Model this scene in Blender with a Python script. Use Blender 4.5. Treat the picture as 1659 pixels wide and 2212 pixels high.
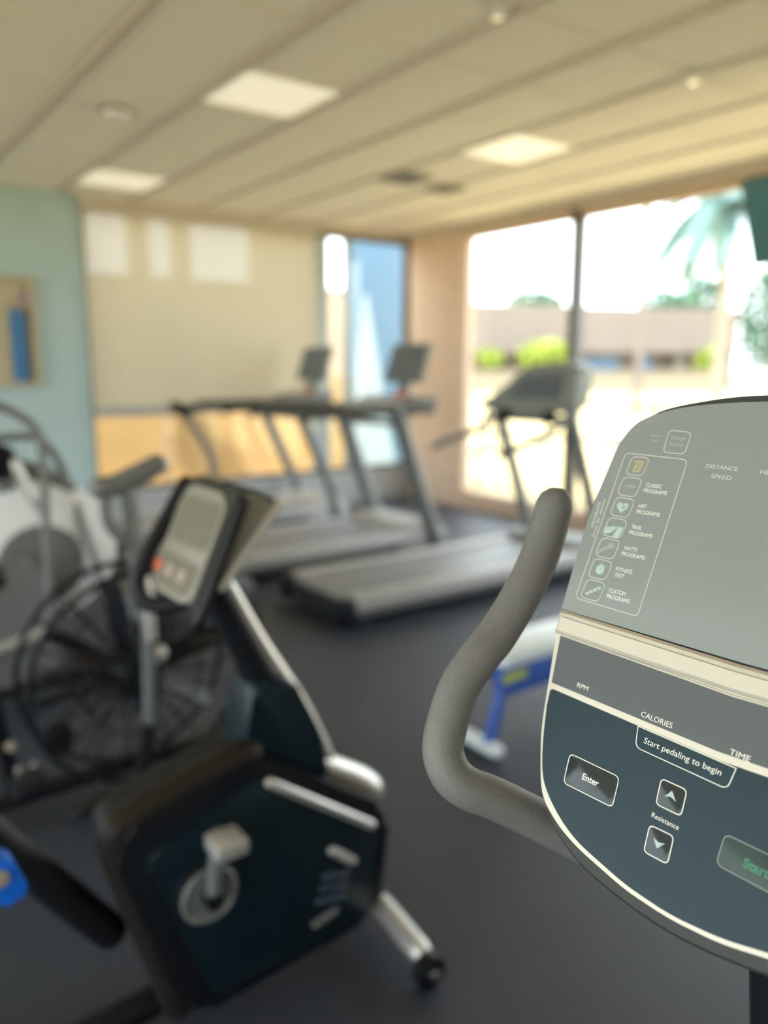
import bpy, bmesh, math, random
from mathutils import Vector, Matrix
random.seed(7)
sc = bpy.context.scene
COL = sc.collection
for o in list(bpy.data.objects):
    bpy.data.objects.remove(o)

# ------------------------------------------------------------------ camera
YAW, PITCH = math.radians(36.1), math.atan(316 / 1720)
cam_d = bpy.data.cameras.new('camera')
cam = bpy.data.objects.new('camera', cam_d)
COL.objects.link(cam)
cam.location = (0, 0, 1.5)
cam.rotation_euler = (math.pi / 2 - PITCH, 0, -YAW)
cam_d.sensor_fit = 'HORIZONTAL'
cam_d.sensor_width = 36.0
cam_d.lens = 1720 / 1659 * 36.0
cam_d.clip_start = 0.02
cam_d.clip_end = 400
cam_d.dof.use_dof = True
cam_d.dof.focus_distance = 0.605
cam_d.dof.aperture_fstop = cam_d.lens / 1000 / (0.605 * 33 / 1720)
sc.camera = cam

# ------------------------------------------------------------------ sky, sun, exposure
w = bpy.data.worlds.new('sky')
sc.world = w
w.use_nodes = True
bg = w.node_tree.nodes['Background']
bg.inputs[0].default_value = (0.86, 0.94, 1.0, 1)
bg.inputs[1].default_value = 3.6
sun_d = bpy.data.lights.new('sun', 'SUN')
sun_d.energy = 5.0
sun_d.angle = math.radians(0.6)
sun_d.color = (1.0, 0.95, 0.86)
sun = bpy.data.objects.new('sun', sun_d)
COL.objects.link(sun)
sun.rotation_euler = Vector((0.45, 0.30, -0.84)).to_track_quat('-Z', 'Y').to_euler()
sc.view_settings.view_transform = 'Standard'
sc.view_settings.look = 'None'
sc.view_settings.exposure = 0.9
sc.view_settings.gamma = 1.0
sc.view_settings.use_curve_mapping = False
LAMP = 1.0

# ------------------------------------------------------------------ materials
def M(name, col, rough=0.5, metal=0.0, var=0.0, scale=40, bump=0.0, spec=0.5, emit=None, es=1.0, coat=0.0):
    m = bpy.data.materials.new(name)
    m.use_nodes = True
    nt = m.node_tree
    b = nt.nodes['Principled BSDF']
    b.inputs['Base Color'].default_value = (*col, 1)
    b.inputs['Roughness'].default_value = rough
    b.inputs['Metallic'].default_value = metal
    b.inputs['Specular IOR Level'].default_value = spec
    b.inputs['Coat Weight'].default_value = coat
    if emit:
        b.inputs['Emission Color'].default_value = (*emit, 1)
        b.inputs['Emission Strength'].default_value = es
    if var or bump:
        tc = nt.nodes.new('ShaderNodeTexCoord')
        n = nt.nodes.new('ShaderNodeTexNoise')
        n.inputs['Scale'].default_value = scale
        n.inputs['Detail'].default_value = 4
        nt.links.new(tc.outputs['Object'], n.inputs['Vector'])
        if var:
            r = nt.nodes.new('ShaderNodeValToRGB')
            r.color_ramp.elements[0].position = 0.3
            r.color_ramp.elements[1].position = 0.7
            r.color_ramp.elements[0].color = tuple(max(0, c * (1 - var)) for c in col) + (1,)
            r.color_ramp.elements[1].color = tuple(min(1, c * (1 + var)) for c in col) + (1,)
            nt.links.new(n.outputs['Fac'], r.inputs['Fac'])
            nt.links.new(r.outputs['Color'], b.inputs['Base Color'])
        if bump:
            bp = nt.nodes.new('ShaderNodeBump')
            bp.inputs['Strength'].default_value = bump
            bp.inputs['Distance'].default_value = 0.002
            nt.links.new(n.outputs['Fac'], bp.inputs['Height'])
            nt.links.new(bp.outputs['Normal'], b.inputs['Normal'])
    return m

def glass_mat(name, tint, gloss=0.06):
    m = bpy.data.materials.new(name)
    m.use_nodes = True
    nt = m.node_tree
    nt.nodes.remove(nt.nodes['Principled BSDF'])
    out = nt.nodes['Material Output']
    t = nt.nodes.new('ShaderNodeBsdfTransparent')
    t.inputs[0].default_value = (*tint, 1)
    g = nt.nodes.new('ShaderNodeBsdfGlossy')
    g.inputs['Roughness'].default_value = 0.02
    mx = nt.nodes.new('ShaderNodeMixShader')
    mx.inputs[0].default_value = gloss
    nt.links.new(t.outputs[0], mx.inputs[1])
    nt.links.new(g.outputs[0], mx.inputs[2])
    nt.links.new(mx.outputs[0], out.inputs[0])
    return m

def shade_mat(name, col, open_f):
    m = bpy.data.materials.new(name)
    m.use_nodes = True
    nt = m.node_tree
    nt.nodes.remove(nt.nodes['Principled BSDF'])
    out = nt.nodes['Material Output']
    t = nt.nodes.new('ShaderNodeBsdfTransparent')
    d = nt.nodes.new('ShaderNodeBsdfDiffuse')
    d.inputs[0].default_value = (*col, 1)
    tl = nt.nodes.new('ShaderNodeBsdfTranslucent')
    tl.inputs[0].default_value = (*col, 1)
    a = nt.nodes.new('ShaderNodeMixShader')
    a.inputs[0].default_value = 0.3
    nt.links.new(d.outputs[0], a.inputs[1])
    nt.links.new(tl.outputs[0], a.inputs[2])
    mx = nt.nodes.new('ShaderNodeMixShader')
    mx.inputs[0].default_value = open_f
    nt.links.new(a.outputs[0], mx.inputs[1])
    nt.links.new(t.outputs[0], mx.inputs[2])
    nt.links.new(mx.outputs[0], out.inputs[0])
    return m

def weave_mat(name, col, dot, scale, rough, amount):
    """dark film printed with a fine dot grid"""
    m = M(name, col, rough, spec=0.2)
    nt = m.node_tree
    b = nt.nodes['Principled BSDF']
    tc = nt.nodes.new('ShaderNodeTexCoord')
    cb = nt.nodes.new('ShaderNodeCombineXYZ')
    for k, ax in enumerate(((0.0698, -0.9976, 0.0), (0.4216, 0.0295, 0.9063))):      # along and up the console face
        dp = nt.nodes.new('ShaderNodeVectorMath')
        dp.operation = 'DOT_PRODUCT'
        dp.inputs[1].default_value = ax
        nt.links.new(tc.outputs['Object'], dp.inputs[0])
        nt.links.new(dp.outputs['Value'], cb.inputs[k])
    v = nt.nodes.new('ShaderNodeTexVoronoi')
    v.voronoi_dimensions = '2D'
    v.inputs['Scale'].default_value = scale
    v.inputs['Randomness'].default_value = 0.0
    r = nt.nodes.new('ShaderNodeValToRGB')
    r.color_ramp.elements[0].position = 0.25
    r.color_ramp.elements[1].position = 0.55
    r.color_ramp.elements[0].color = (*dot, 1)
    r.color_ramp.elements[1].color = (*col, 1)
    mix = nt.nodes.new('ShaderNodeMixRGB')
    mix.inputs[0].default_value = amount
    mix.inputs[1].default_value = (*col, 1)
    nt.links.new(cb.outputs[0], v.inputs['Vector'])
    nt.links.new(v.outputs['Distance'], r.inputs[0])
    nt.links.new(r.outputs[0], mix.inputs[2])
    nt.links.new(mix.outputs[0], b.inputs['Base Color'])
    return m

def carpet_mat(name):
    m = M(name, (0.035, 0.042, 0.055), 0.52, spec=0.4)
    nt = m.node_tree
    b = nt.nodes['Principled BSDF']
    tc = nt.nodes.new('ShaderNodeTexCoord')
    n = nt.nodes.new('ShaderNodeTexNoise')
    n.inputs['Scale'].default_value = 2.2
    n.inputs['Detail'].default_value = 6
    r = nt.nodes.new('ShaderNodeValToRGB')
    r.color_ramp.elements[0].color = (0.026, 0.033, 0.047, 1)
    r.color_ramp.elements[1].color = (0.048, 0.057, 0.077, 1)
    wv = nt.nodes.new('ShaderNodeTexWave')
    wv.bands_direction = 'Y'
    wv.inputs['Scale'].default_value = 22
    wv.inputs['Distortion'].default_value = 0.6
    mx = nt.nodes.new('ShaderNodeMixRGB')
    mx.blend_type = 'MULTIPLY'
    mx.inputs[0].default_value = 0.35
    bp = nt.nodes.new('ShaderNodeBump')
    bp.inputs['Strength'].default_value = 0.3
    bp.inputs['Distance'].default_value = 0.003
    L = nt.links.new
    L(tc.outputs['Object'], n.inputs['Vector'])
    L(tc.outputs['Object'], wv.inputs['Vector'])
    L(n.outputs['Fac'], r.inputs[0])
    L(r.outputs[0], mx.inputs[1])
    L(wv.outputs['Color'], mx.inputs[2])
    L(mx.outputs[0], b.inputs['Base Color'])
    L(wv.outputs['Fac'], bp.inputs['Height'])
    L(bp.outputs['Normal'], b.inputs['Normal'])
    return m

MAT = dict(
    blue_wall=M('pale blue paint', (0.44, 0.57, 0.58), 0.8, var=0.03, scale=3),
    white_wall=M('white paint', (0.78, 0.76, 0.72), 0.85),
    beige_wall=M('beige stucco', (0.70, 0.53, 0.40), 0.9, var=0.06, scale=8),
    header=M('peach header paint', (0.66, 0.50, 0.38), 0.8),
    tile=M('ceiling tile', (0.92, 0.85, 0.74), 0.95, var=0.04, scale=30, bump=0.2),
    grid=M('ceiling grid', (0.60, 0.53, 0.45), 0.7),
    lens=M('lamp lens', (0.85, 0.80, 0.66), 0.4, emit=(1.0, 0.90, 0.68), es=LAMP * 0.28),
    carpet=carpet_mat('ribbed rubber carpet'),
    frame=M('bronze window frame', (0.10, 0.095, 0.09), 0.45),
    pale_frame=M('pale blue window frame', (0.42, 0.48, 0.48), 0.5),
    glass=glass_mat('clear window glass', (0.97, 0.98, 0.97)),
    shade=shade_mat('tan screen fabric', (0.68, 0.645, 0.53), 0.21),
    black=M('black moulded plastic', (0.006, 0.008, 0.011), 0.45, spec=0.3),
    black_metal=M('black powder coat', (0.006, 0.007, 0.009), 0.5, spec=0.3),
    dark_panel=M('slate bike panel', (0.004, 0.013, 0.020), 0.35, spec=0.35),
    brown_rim=M('brown black rim', (0.014, 0.011, 0.009), 0.55, spec=0.3),
    grey=M('mid grey plastic', (0.16, 0.165, 0.165), 0.45),
    charcoal=M('charcoal plastic', (0.14, 0.152, 0.150), 0.45),
    grip=M('grey foam rubber', (0.16, 0.163, 0.166), 0.55, var=0.12, scale=500, bump=0.25),
    silver=M('satin silver', (0.62, 0.61, 0.58), 0.38, 0.6),
    chrome=M('chrome', (0.75, 0.76, 0.77), 0.15, 1.0),
    cream=M('champagne bezel', (0.62, 0.60, 0.53), 0.42, 0.15),
    tan_edge=M('brown bezel line', (0.36, 0.30, 0.25), 0.5),
    console_tan=M('dull champagne', (0.24, 0.23, 0.19), 0.5),
    console_face=M('beige console film', (0.155, 0.140, 0.105), 0.5),
    shell=M('console shell', (0.040, 0.046, 0.047), 0.55, spec=0.3),
    film=weave_mat('grey display film', (0.235, 0.265, 0.270), (0.265, 0.295, 0.30), 900, 0.35, 0.25),
    strip=weave_mat('slate display strip', (0.105, 0.12, 0.132), (0.13, 0.145, 0.157), 1000, 0.3, 0.3),
    keypad=weave_mat('dotted slate keypad', (0.010, 0.030, 0.044), (0.032, 0.062, 0.080), 640, 0.4, 0.6),
    key=M('dark glossy key', (0.030, 0.040, 0.046), 0.12, spec=0.3),
    start_key=M('green tinted key', (0.035, 0.062, 0.058), 0.3, spec=0.25),
    print=M('white print', (0.86, 0.88, 0.84), 0.6),
    print_dim=M('grey print', (0.42, 0.45, 0.43), 0.6),
    print_line=M('pale print line', (0.62, 0.64, 0.61), 0.6),
    icon=M('pale blue print', (0.42, 0.55, 0.56), 0.6),
    icon_dim=M('lilac grey print', (0.34, 0.37, 0.39), 0.6),
    yellow_print=M('dull yellow print', (0.48, 0.43, 0.22), 0.6),
    green_print=M('green print', (0.05, 0.24, 0.15), 0.6),
    stepper_tube=M('brown grey tube', (0.30, 0.24, 0.19), 0.45),
    hood=M('grey hood plastic', (0.22, 0.24, 0.23), 0.45),
    vent_blue=M('blue grey vent', (0.035, 0.055, 0.095), 0.4),
    rail_dark=M('dark rail foam', (0.055, 0.058, 0.054), 0.6),
    belt=M('running belt', (0.21, 0.215, 0.225), 0.5, var=0.1, scale=200),
    rail=M('treadmill side rail', (0.40, 0.395, 0.385), 0.45),
    screen=M('slate screen', (0.12, 0.14, 0.17), 0.25),
    red=M('red button', (0.65, 0.14, 0.08), 0.4),
    white_plastic=M('white plastic', (0.80, 0.81, 0.81), 0.35),
    blue=M('bright blue plastic', (0.01, 0.16, 0.80), 0.35),
    blue_frame=M('royal blue frame', (0.05, 0.13, 0.55), 0.4),
    pad=M('pale vinyl pad', (0.80, 0.90, 0.96), 0.3),
    lime=M('lime label', (0.45, 0.55, 0.12), 0.5),
    tv=M('dark teal screen', (0.11, 0.25, 0.27), 0.3),
    tv_case=M('black bezel', (0.03, 0.045, 0.05), 0.4),
    paving=M('sand paving', (0.52, 0.41, 0.20), 0.9, var=0.06, scale=0.6),
    lawn=M('lawn', (0.12, 0.18, 0.03), 0.9, var=0.2, scale=2),
    stucco=M('pink tan stucco', (0.145, 0.121, 0.110), 0.9, var=0.04, scale=1.0),
    garden=M('olive tan wall', (0.42, 0.265, 0.115), 0.9, var=0.06, scale=1.2),
    cream_wall=M('cream wall', (0.20, 0.175, 0.135), 0.9),
    shade_blue=M('sky blue outdoor wall', (0.055, 0.125, 0.20), 0.6),
    sunlit_wedge=M('aqua sunlit wedge', (0.26, 0.33, 0.36), 0.6),  # sunlight on the blue wall, put into a paler colour
    leaf=M('leaf green', (0.09, 0.18, 0.06), 0.6, var=0.4, scale=6),
    leaf_far=M('blue green leaf', (0.09, 0.19, 0.12), 0.6, var=0.3, scale=2),
    leaf_lime=M('lime leaf', (0.30, 0.38, 0.05), 0.6, var=0.3, scale=6),
    frond=M('palm leaf', (0.075, 0.16, 0.155), 0.5, var=0.3, scale=3),
    bark=M('bark', (0.30, 0.25, 0.20), 0.9),
    patio_metal=M('grey patio metal', (0.03, 0.03, 0.03), 0.5),
    post_grey=M('pale grey post', (0.40, 0.41, 0.41), 0.6),
    car_glass=M('blue window glass', (0.06, 0.14, 0.28), 0.2),
    cork=M('tan backing board', (0.50, 0.44, 0.30), 0.9),
    poster_blue=M('blue print', (0.05, 0.20, 0.45), 0.6),
    wood=M('dark brown wood', (0.16, 0.13, 0.09), 0.6),
    mauve=M('mauve print', (0.40, 0.28, 0.42), 0.6),
    vent=M('vent metal', (0.25, 0.23, 0.20), 0.6),
    alu=M('outlet grey', (0.5, 0.5, 0.48), 0.6),
)

# ------------------------------------------------------------------ helpers
ORG = {}

def thing(name, label, cat, loc=(0, 0, 0), group=None):
    o = bpy.data.objects.new(name, None)
    COL.objects.link(o)
    o.location = loc
    o.empty_display_size = 0.1
    o['label'] = label
    o['category'] = cat
    if group:
        o['group'] = group
    ORG[o.name] = Vector(loc)
    return o

def obj(name, bm, mat, parent=None, smooth=True, label=None, kind=None):
    """world-space bmesh -> one mesh object, kept relative to the thing's base"""
    off = ORG[parent.name] if parent else Vector((0, 0, 0))
    bmesh.ops.recalc_face_normals(bm, faces=bm.faces)
    if off.length:
        bmesh.ops.translate(bm, verts=bm.verts, vec=-off)
    me = bpy.data.meshes.new(name)
    bm.to_mesh(me)
    bm.free()
    if smooth:
        me.polygons.foreach_set('use_smooth', [True] * len(me.polygons))
        me.set_sharp_from_angle(angle=math.radians(38))
    me.materials.append(MAT[mat] if isinstance(mat, str) else mat)
    o = bpy.data.objects.new(name, me)
    COL.objects.link(o)
    if parent:
        o.parent = parent
    ORG[o.name] = off.copy()
    if label:
        o['label'] = label
    if kind:
        o['kind'] = kind
    return o

def tag(o, label, cat, group=None):
    o['label'] = label
    o['category'] = cat
    if group:
        o['group'] = group
    return o

def struct(name, bm, mat, smooth=False):
    return obj(name, bm, mat, None, smooth, kind='structure')

def box(bm, x0, y0, z0, x1, y1, z1, bev=0.0, mtx=None):
    vs = [bm.verts.new(p) for p in ((x0, y0, z0), (x1, y0, z0), (x1, y1, z0), (x0, y1, z0), (x0, y0, z1), (x1, y0, z1), (x1, y1, z1), (x0, y1, z1))]
    fs = [bm.faces.new([vs[i] for i in f]) for f in ((0, 3, 2, 1), (4, 5, 6, 7), (0, 1, 5, 4), (1, 2, 6, 5), (2, 3, 7, 6), (3, 0, 4, 7))]
    if bev:
        r = bmesh.ops.bevel(bm, geom=list({e for f in fs for e in f.edges}), offset=bev, segments=2, affect='EDGES', profile=0.5)
        vs = list({v for f in r['faces'] for v in f.verts} | {v for v in vs if v.is_valid})
    if mtx:
        bmesh.ops.transform(bm, matrix=mtx, verts=vs)
    return bm

def B(*a, **k):
    return box(bmesh.new(), *a, **k)

def spline(pts, n=8):
    P = [Vector(p) for p in pts]
    if len(P) < 3:
        return P
    out = []
    for i in range(len(P) - 1):
        p0 = P[i - 1] if i else P[0] * 2 - P[1]
        p1, p2 = P[i], P[i + 1]
        p3 = P[i + 2] if i + 2 < len(P) else P[-1] * 2 - P[-2]
        for k in range(n):
            t = k / n
            out.append(0.5 * ((2 * p1) + (p2 - p0) * t + (2 * p0 - 5 * p1 + 4 * p2 - p3) * t * t + (3 * p1 - p0 - 3 * p2 + p3) * t ** 3))
    out.append(P[-1])
    return out

def tube(bm, pts, r, seg=12, smooth_n=0, cap='round', sq=1.0):
    P = spline(pts, smooth_n) if smooth_n else [Vector(p) for p in pts]
    n = len(P)
    R = r if callable(r) else (lambda t: r)
    T = [(P[min(i + 1, n - 1)] - P[max(i - 1, 0)]).normalized() for i in range(n)]
    a = Vector((0, 0, 1)) if abs(T[0].z) < 0.9 else Vector((1, 0, 0))
    u = (a - T[0] * a.dot(T[0])).normalized()
    rings = []
    prof = [(P[i], T[i], R(i / (n - 1))) for i in range(n)]
    if cap == 'round':
        r0, r1 = R(0), R(1)
        pre = [(P[0] - T[0] * r0 * math.sin(q), T[0], r0 * math.cos(q)) for q in (1.45, 1.0, 0.5)]
        post = [(P[-1] + T[-1] * r1 * math.sin(q), T[-1], r1 * math.cos(q)) for q in (0.5, 1.0, 1.45)]
        prof = pre + prof + post
    for c, t, rad in prof:
        u = (u - t * u.dot(t)).normalized()
        v = t.cross(u)
        rings.append([bm.verts.new(c + (u * math.cos(2 * math.pi * k / seg) + v * math.sin(2 * math.pi * k / seg) * sq) * rad) for k in range(seg)])
    for a_, b_ in zip(rings, rings[1:]):
        for k in range(seg):
            bm.faces.new((a_[k], a_[(k + 1) % seg], b_[(k + 1) % seg], b_[k]))
    bm.faces.new(list(reversed(rings[0])))
    bm.faces.new(rings[-1])
    return bm

def Tb(*a, **k):
    return tube(bmesh.new(), *a, **k)

def prism(bm, poly, fn, d0, d1, bev=0.0, seg=2):
    """poly of 2D points, fn(a, b, d) -> world; extruded from d0 to d1, bevelled edges"""
    lo = [bm.verts.new(fn(a, b, d0)) for a, b in poly]
    hi = [bm.verts.new(fn(a, b, d1)) for a, b in poly]
    n = len(poly)
    f0 = bm.faces.new(lo)
    f1 = bm.faces.new(list(reversed(hi)))
    for i in range(n):
        bm.faces.new((lo[i], hi[i], hi[(i + 1) % n], lo[(i + 1) % n]))
    if bev:
        bmesh.ops.bevel(bm, geom=list(f0.edges) + list(f1.edges), offset=bev, segments=seg, affect='EDGES', profile=0.5)
    return bm

def Pr(*a, **k):
    return prism(bmesh.new(), *a, **k)

def round_poly(poly, r, n=5):
    out = []
    N = len(poly)
    for i in range(N):
        p, a, b = Vector(poly[i]), Vector(poly[i - 1]), Vector(poly[(i + 1) % N])
        rr = r[i] if isinstance(r, (list, tuple)) else r
        da, db = (a - p), (b - p)
        rr = min(rr, da.length * 0.48, db.length * 0.48)
        pa, pb = p + da.normalized() * rr, p + db.normalized() * rr
        for k in range(n + 1):
            t = k / n
            q = pa * (1 - t) ** 2 + p * 2 * t * (1 - t) + pb * t * t
            out.append((q.x, q.y))
    return out

def inset(poly, d):
    c = [Vector(p) for p in poly]
    n = len(c)
    area = sum(c[i].x * c[(i + 1) % n].y - c[(i + 1) % n].x * c[i].y for i in range(n))
    s = 1 if area > 0 else -1
    out = []
    for i in range(n):
        e1 = (c[i] - c[i - 1])
        e2 = (c[(i + 1) % n] - c[i])
        t = Vector((0, 0))
        for e in (e1, e2):
            if e.length > 1e-9:
                t += Vector((-e.y, e.x)).normalized() * s
        if t.length > 1e-6:
            k = t.length / 2
            t = t.normalized() * d / max(k, 0.5)
        q = c[i] + t
        out.append((q.x, q.y))
    return out

def ring_plate(bm, outer, inner, fn, d0, d1):
    n = len(outer)
    vs = [[bm.verts.new(fn(a, b, d)) for a, b in p] for p, d in ((outer, d0), (outer, d1), (inner, d1), (inner, d0))]
    for a, b in zip(vs, vs[1:] + vs[:1]):
        for i in range(n):
            bm.faces.new((a[i], a[(i + 1) % n], b[(i + 1) % n], b[i]))
    return bm

def lathe(bm, prof, origin, axis='y', seg=24):
    o = Vector(origin)
    rings = []
    for r, h in prof:
        ring = []
        for k in range(seg):
            c, s = math.cos(2 * math.pi * k / seg) * r, math.sin(2 * math.pi * k / seg) * r
            v = {'y': (c, h, s), 'z': (c, s, h), 'x': (h, c, s)}[axis]
            ring.append(bm.verts.new(o + Vector(v)))
        rings.append(ring)
    for a, b in zip(rings, rings[1:]):
        for k in range(seg):
            bm.faces.new((a[k], a[(k + 1) % seg], b[(k + 1) % seg], b[k]))
    bm.faces.new(rings[0])
    bm.faces.new(list(reversed(rings[-1])))
    return bm

def La(*a, **k):
    return lathe(bmesh.new(), *a, **k)

def XZ(a, b, d):
    return Vector((a, d, b))

def torus(bm, c, R, r, seg=48, sec=8, sx=1.0):
    c = Vector(c)
    rings = []
    for i in range(seg):
        a = 2 * math.pi * i / seg
        rings.append([bm.verts.new(c + Vector(((R + r * math.cos(q)) * math.cos(a), r * math.sin(q), (R + r * math.cos(q)) * math.sin(a)))) for q in [2 * math.pi * k / sec for k in range(sec)]])
    for i in range(seg):
        a, b = rings[i], rings[(i + 1) % seg]
        for k in range(sec):
            bm.faces.new((a[k], a[(k + 1) % sec], b[(k + 1) % sec], b[k]))
    return bm

def dup(src, parent, name=None):
    c = src.copy()
    COL.objects.link(c)
    if parent:
        c.parent = parent
    ORG[c.name] = ORG[parent.name] if parent else Vector((0, 0, 0))
    return c

def dup_tree(root, loc, label, group=None):
    c = root.copy()
    COL.objects.link(c)
    c.location = loc
    c['label'] = label
    if group:
        c['group'] = group
    ORG[c.name] = Vector(loc)
    for ch in list(root.children):
        d = ch.copy()
        COL.objects.link(d)
        d.parent = c
        ORG[d.name] = Vector(loc)
        for g in list(ch.children):
            e = g.copy()
            COL.objects.link(e)
            e.parent = d
            ORG[e.name] = Vector(loc)
    return c

def text_bm(txt, fn, a0, b0, width=None, height=None, rot=0.0, align='LEFT', bold=0.0, d=0.0, shear=0.0):
    """built-in font outline as a thin mesh; a0,b0 is the baseline start (or centre), fn(a,b,d) -> world"""
    cu = bpy.data.curves.new('lettering', 'FONT')
    cu.body = txt
    cu.size = 1.0
    cu.resolution_u = 4
    cu.offset = bold
    o = bpy.data.objects.new('lettering_tmp', cu)
    COL.objects.link(o)
    dg = bpy.context.evaluated_depsgraph_get()
    dg.update()
    me = o.evaluated_get(dg).to_mesh()
    bm = bmesh.new()
    bm.from_mesh(me)
    o.evaluated_get(dg).to_mesh_clear()
    bpy.data.objects.remove(o)
    bpy.data.curves.remove(cu)
    xs = [v.co.x for v in bm.verts]
    ys = [v.co.y for v in bm.verts]
    w_, x0 = max(xs) - min(xs), min(xs)
    h_ = 0.73
    sx = width / w_ if width else height / h_
    sy = height / h_ if height else sx
    cr, sr = math.cos(rot), math.sin(rot)
    sh = {'LEFT': 0, 'CENTER': w_ / 2, 'RIGHT': w_}[align]
    for v in bm.verts:
        x, y = (v.co.x - x0 - sh) * sx, v.co.y * sy
        v.co = fn(a0 + x * cr - y * sr, b0 + x * sr + y * cr, d)
    return bm

# ------------------------------------------------------------------ room
XR, YF, CZ = 5.65, 7.25, 2.92        # right wall, far wall, ceiling
XL, YB = -3.4, -4.2
struct('floor', B(XL, YB, -0.04, XR + 0.1, YF + 0.1, 0.0), 'carpet')
bm = bmesh.new()
box(bm, XL - 0.1, YF, 0, 2.08, YF + 0.12, CZ + 0.1)
wf = struct('wall_far', bm, 'blue_wall')
obj('corner_bead', B(2.03, YF - 0.012, 0.1, 2.09, YF + 0.002, CZ - 0.005), 'blue_wall', wf, False)
bm = bmesh.new()
box(bm, XR, 6.37, 0, XR + 0.15, YF + 0.12, CZ + 0.1)        # corner pier
box(bm, XR, YB, 0, XR + 0.15, -0.4, CZ + 0.1)
wr = struct('wall_right', bm, 'beige_wall')
struct('trim_1', B(XR, -0.4, 2.80, XR + 0.15, 6.37, CZ + 0.1), 'header')
struct('trim_2', B(XR, -0.4, 0, XR + 0.15, 6.37, 0.15), 'header')
struct('trim_3', B(2.08, YF, 2.84, XR, YF + 0.12, CZ + 0.1), 'header')
struct('trim_4', B(2.08, YF, 0, XR, YF + 0.12, 0.36), 'post_grey')
bm = bmesh.new()
for x0, x1, z0, z1 in ((XL - 0.1, XR + 0.15, 0, CZ + 0.1),):
    box(bm, x0, YB - 0.1, z0, x1, YB, z1)
struct('wall_back', bm, 'white_wall')
bm = bmesh.new()
for y0, y1, z0, z1 in ((YB, YF, 0, 0.4), (YB, YF, 2.6, CZ + 0.1), (YB, YB + 0.3, 0.4, 2.6), (6.6, YF, 0.4, 2.6)):
    box(bm, XL - 0.1, y0, z0, XL, y1, z1)
struct('wall_left', bm, 'white_wall')  # gap left for the added fill window
YZ = lambda a, b, d: Vector((d, a, b))
w4 = struct('fill_window', ring_plate(bmesh.new(), [(YB + 0.3, 0.4), (6.6, 0.4), (6.6, 2.6), (YB + 0.3, 2.6)], [(YB + 0.35, 0.45), (6.55, 0.45), (6.55, 2.55), (YB + 0.35, 2.55)], YZ, XL - 0.08, XL - 0.02), 'frame')  # unseen window added to throw fill light on the console
obj('pane', B(XL - 0.055, YB + 0.35, 0.45, XL - 0.049, 6.55, 2.55), 'glass', w4, False)  # glass of the added fill window
struct('baseboard_far', B(XL, YF - 0.015, 0, 2.08, YF, 0.1, 0.004), 'charcoal')
# shadow-gap trims where the ceiling meets the window walls
struct('trim_5', B(XR - 0.05, -0.4, CZ - 0.07, XR, YF, CZ - 0.001), 'grid')
struct('trim_6', B(2.08, YF - 0.06, CZ - 0.075, XR - 0.05, YF, CZ - 0.001), 'grid')

# windows
def window_far():
    w1 = struct('window_1', ring_plate(bmesh.new(), [(2.08, 0.36), (XR, 0.36), (XR, 2.84), (2.08, 2.84)], [(2.12, 0.40), (XR - 0.04, 0.40), (XR - 0.04, 2.80), (2.12, 2.80)], XZ, YF + 0.02, YF + 0.10), 'frame')
    for x0, x1 in ((2.12, 4.40), (4.57, 4.81), (4.87, XR - 0.04)):
        obj('pane', B(x0, YF + 0.055, 0.40, x1, YF + 0.061, 2.80), 'glass', w1, False)
    obj('mullion', B(4.40, YF - 0.01, 0.40, 4.57, YF + 0.10, 2.80, 0.005), 'pale_frame', w1)
    obj('mullion', B(4.81, YF + 0.02, 0.40, 4.87, YF + 0.10, 2.80, 0.005), 'pale_frame', w1)
window_far()

def window_right():
    fn = lambda a, b, d: Vector((d, a, b))
    w2 = struct('window_2', ring_plate(bmesh.new(), [(-0.4, 0.15), (6.37, 0.15), (6.37, 2.80), (-0.4, 2.80)], [(-0.36, 0.19), (6.34, 0.19), (6.34, 2.77), (-0.36, 2.77)], fn, XR + 0.03, XR + 0.12), 'header')
    for y0, y1 in ((4.94, 6.34), (2.50, 4.88), (0.2, 2.44), (-0.36, 0.14)):
        obj('pane', B(XR + 0.072, y0, 0.19, XR + 0.078, y1, 2.77), 'glass', w2, False)
    for y in (4.91, 2.47, 0.17):
        obj('mullion', B(XR + 0.0, y - 0.045, 0.19, XR + 0.12, y + 0.045, 2.86, 0.005), 'frame', w2)
window_right()

# ceiling: slab, runners of the grid, tiles one by one
ceil = struct('ceiling', B(XL, YB, CZ + 0.02, XR + 0.1, YF + 0.1, CZ + 0.12), 'tile')
TX = [1.29 + 0.617 * k for k in range(-3, 8)]
TY = [4.375 + 0.612 * k for k in range(-9, 6)]
TX = [x for x in TX if x < XR - 0.08] + [XR - 0.05]
TY = [y for y in TY if y < YF - 0.1] + [YF - 0.06]
lamps = {(2, 9 - 1), (5, 8)}
tile_mesh = {}
lamp_cells = []
for i in range(len(TX) - 1):
    for j in range(len(TY) - 1):
        x0, x1, y0, y1 = TX[i], TX[i + 1], TY[j], TY[j + 1]
        cx, cy = (x0 + x1) / 2, (y0 + y1) / 2
        if any(abs(cx - lx) < 0.3 and abs(cy - ly) < 0.3 for lx, ly in ((2.2, 4.07), (4.05, 4.07), (2.2, 6.4), (2.2, 1.62), (4.05, 1.62))):
            lamp_cells.append((x0, x1, y0, y1))
            continue
        key = (round(x1 - x0, 3), round(y1 - y0, 3))
        if key not in tile_mesh:
            hx, hy = (x1 - x0) / 2 - 0.014, (y1 - y0) / 2 - 0.014
            o = obj('ceiling_tile', B(-hx, -hy, 0, hx, hy, 0.02, 0.004), 'tile', ceil, False)
            tile_mesh[key] = o
        else:
            o = dup(tile_mesh[key], ceil)
        o.location = (cx, cy, CZ + random.uniform(-0.001, 0.001))
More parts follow.
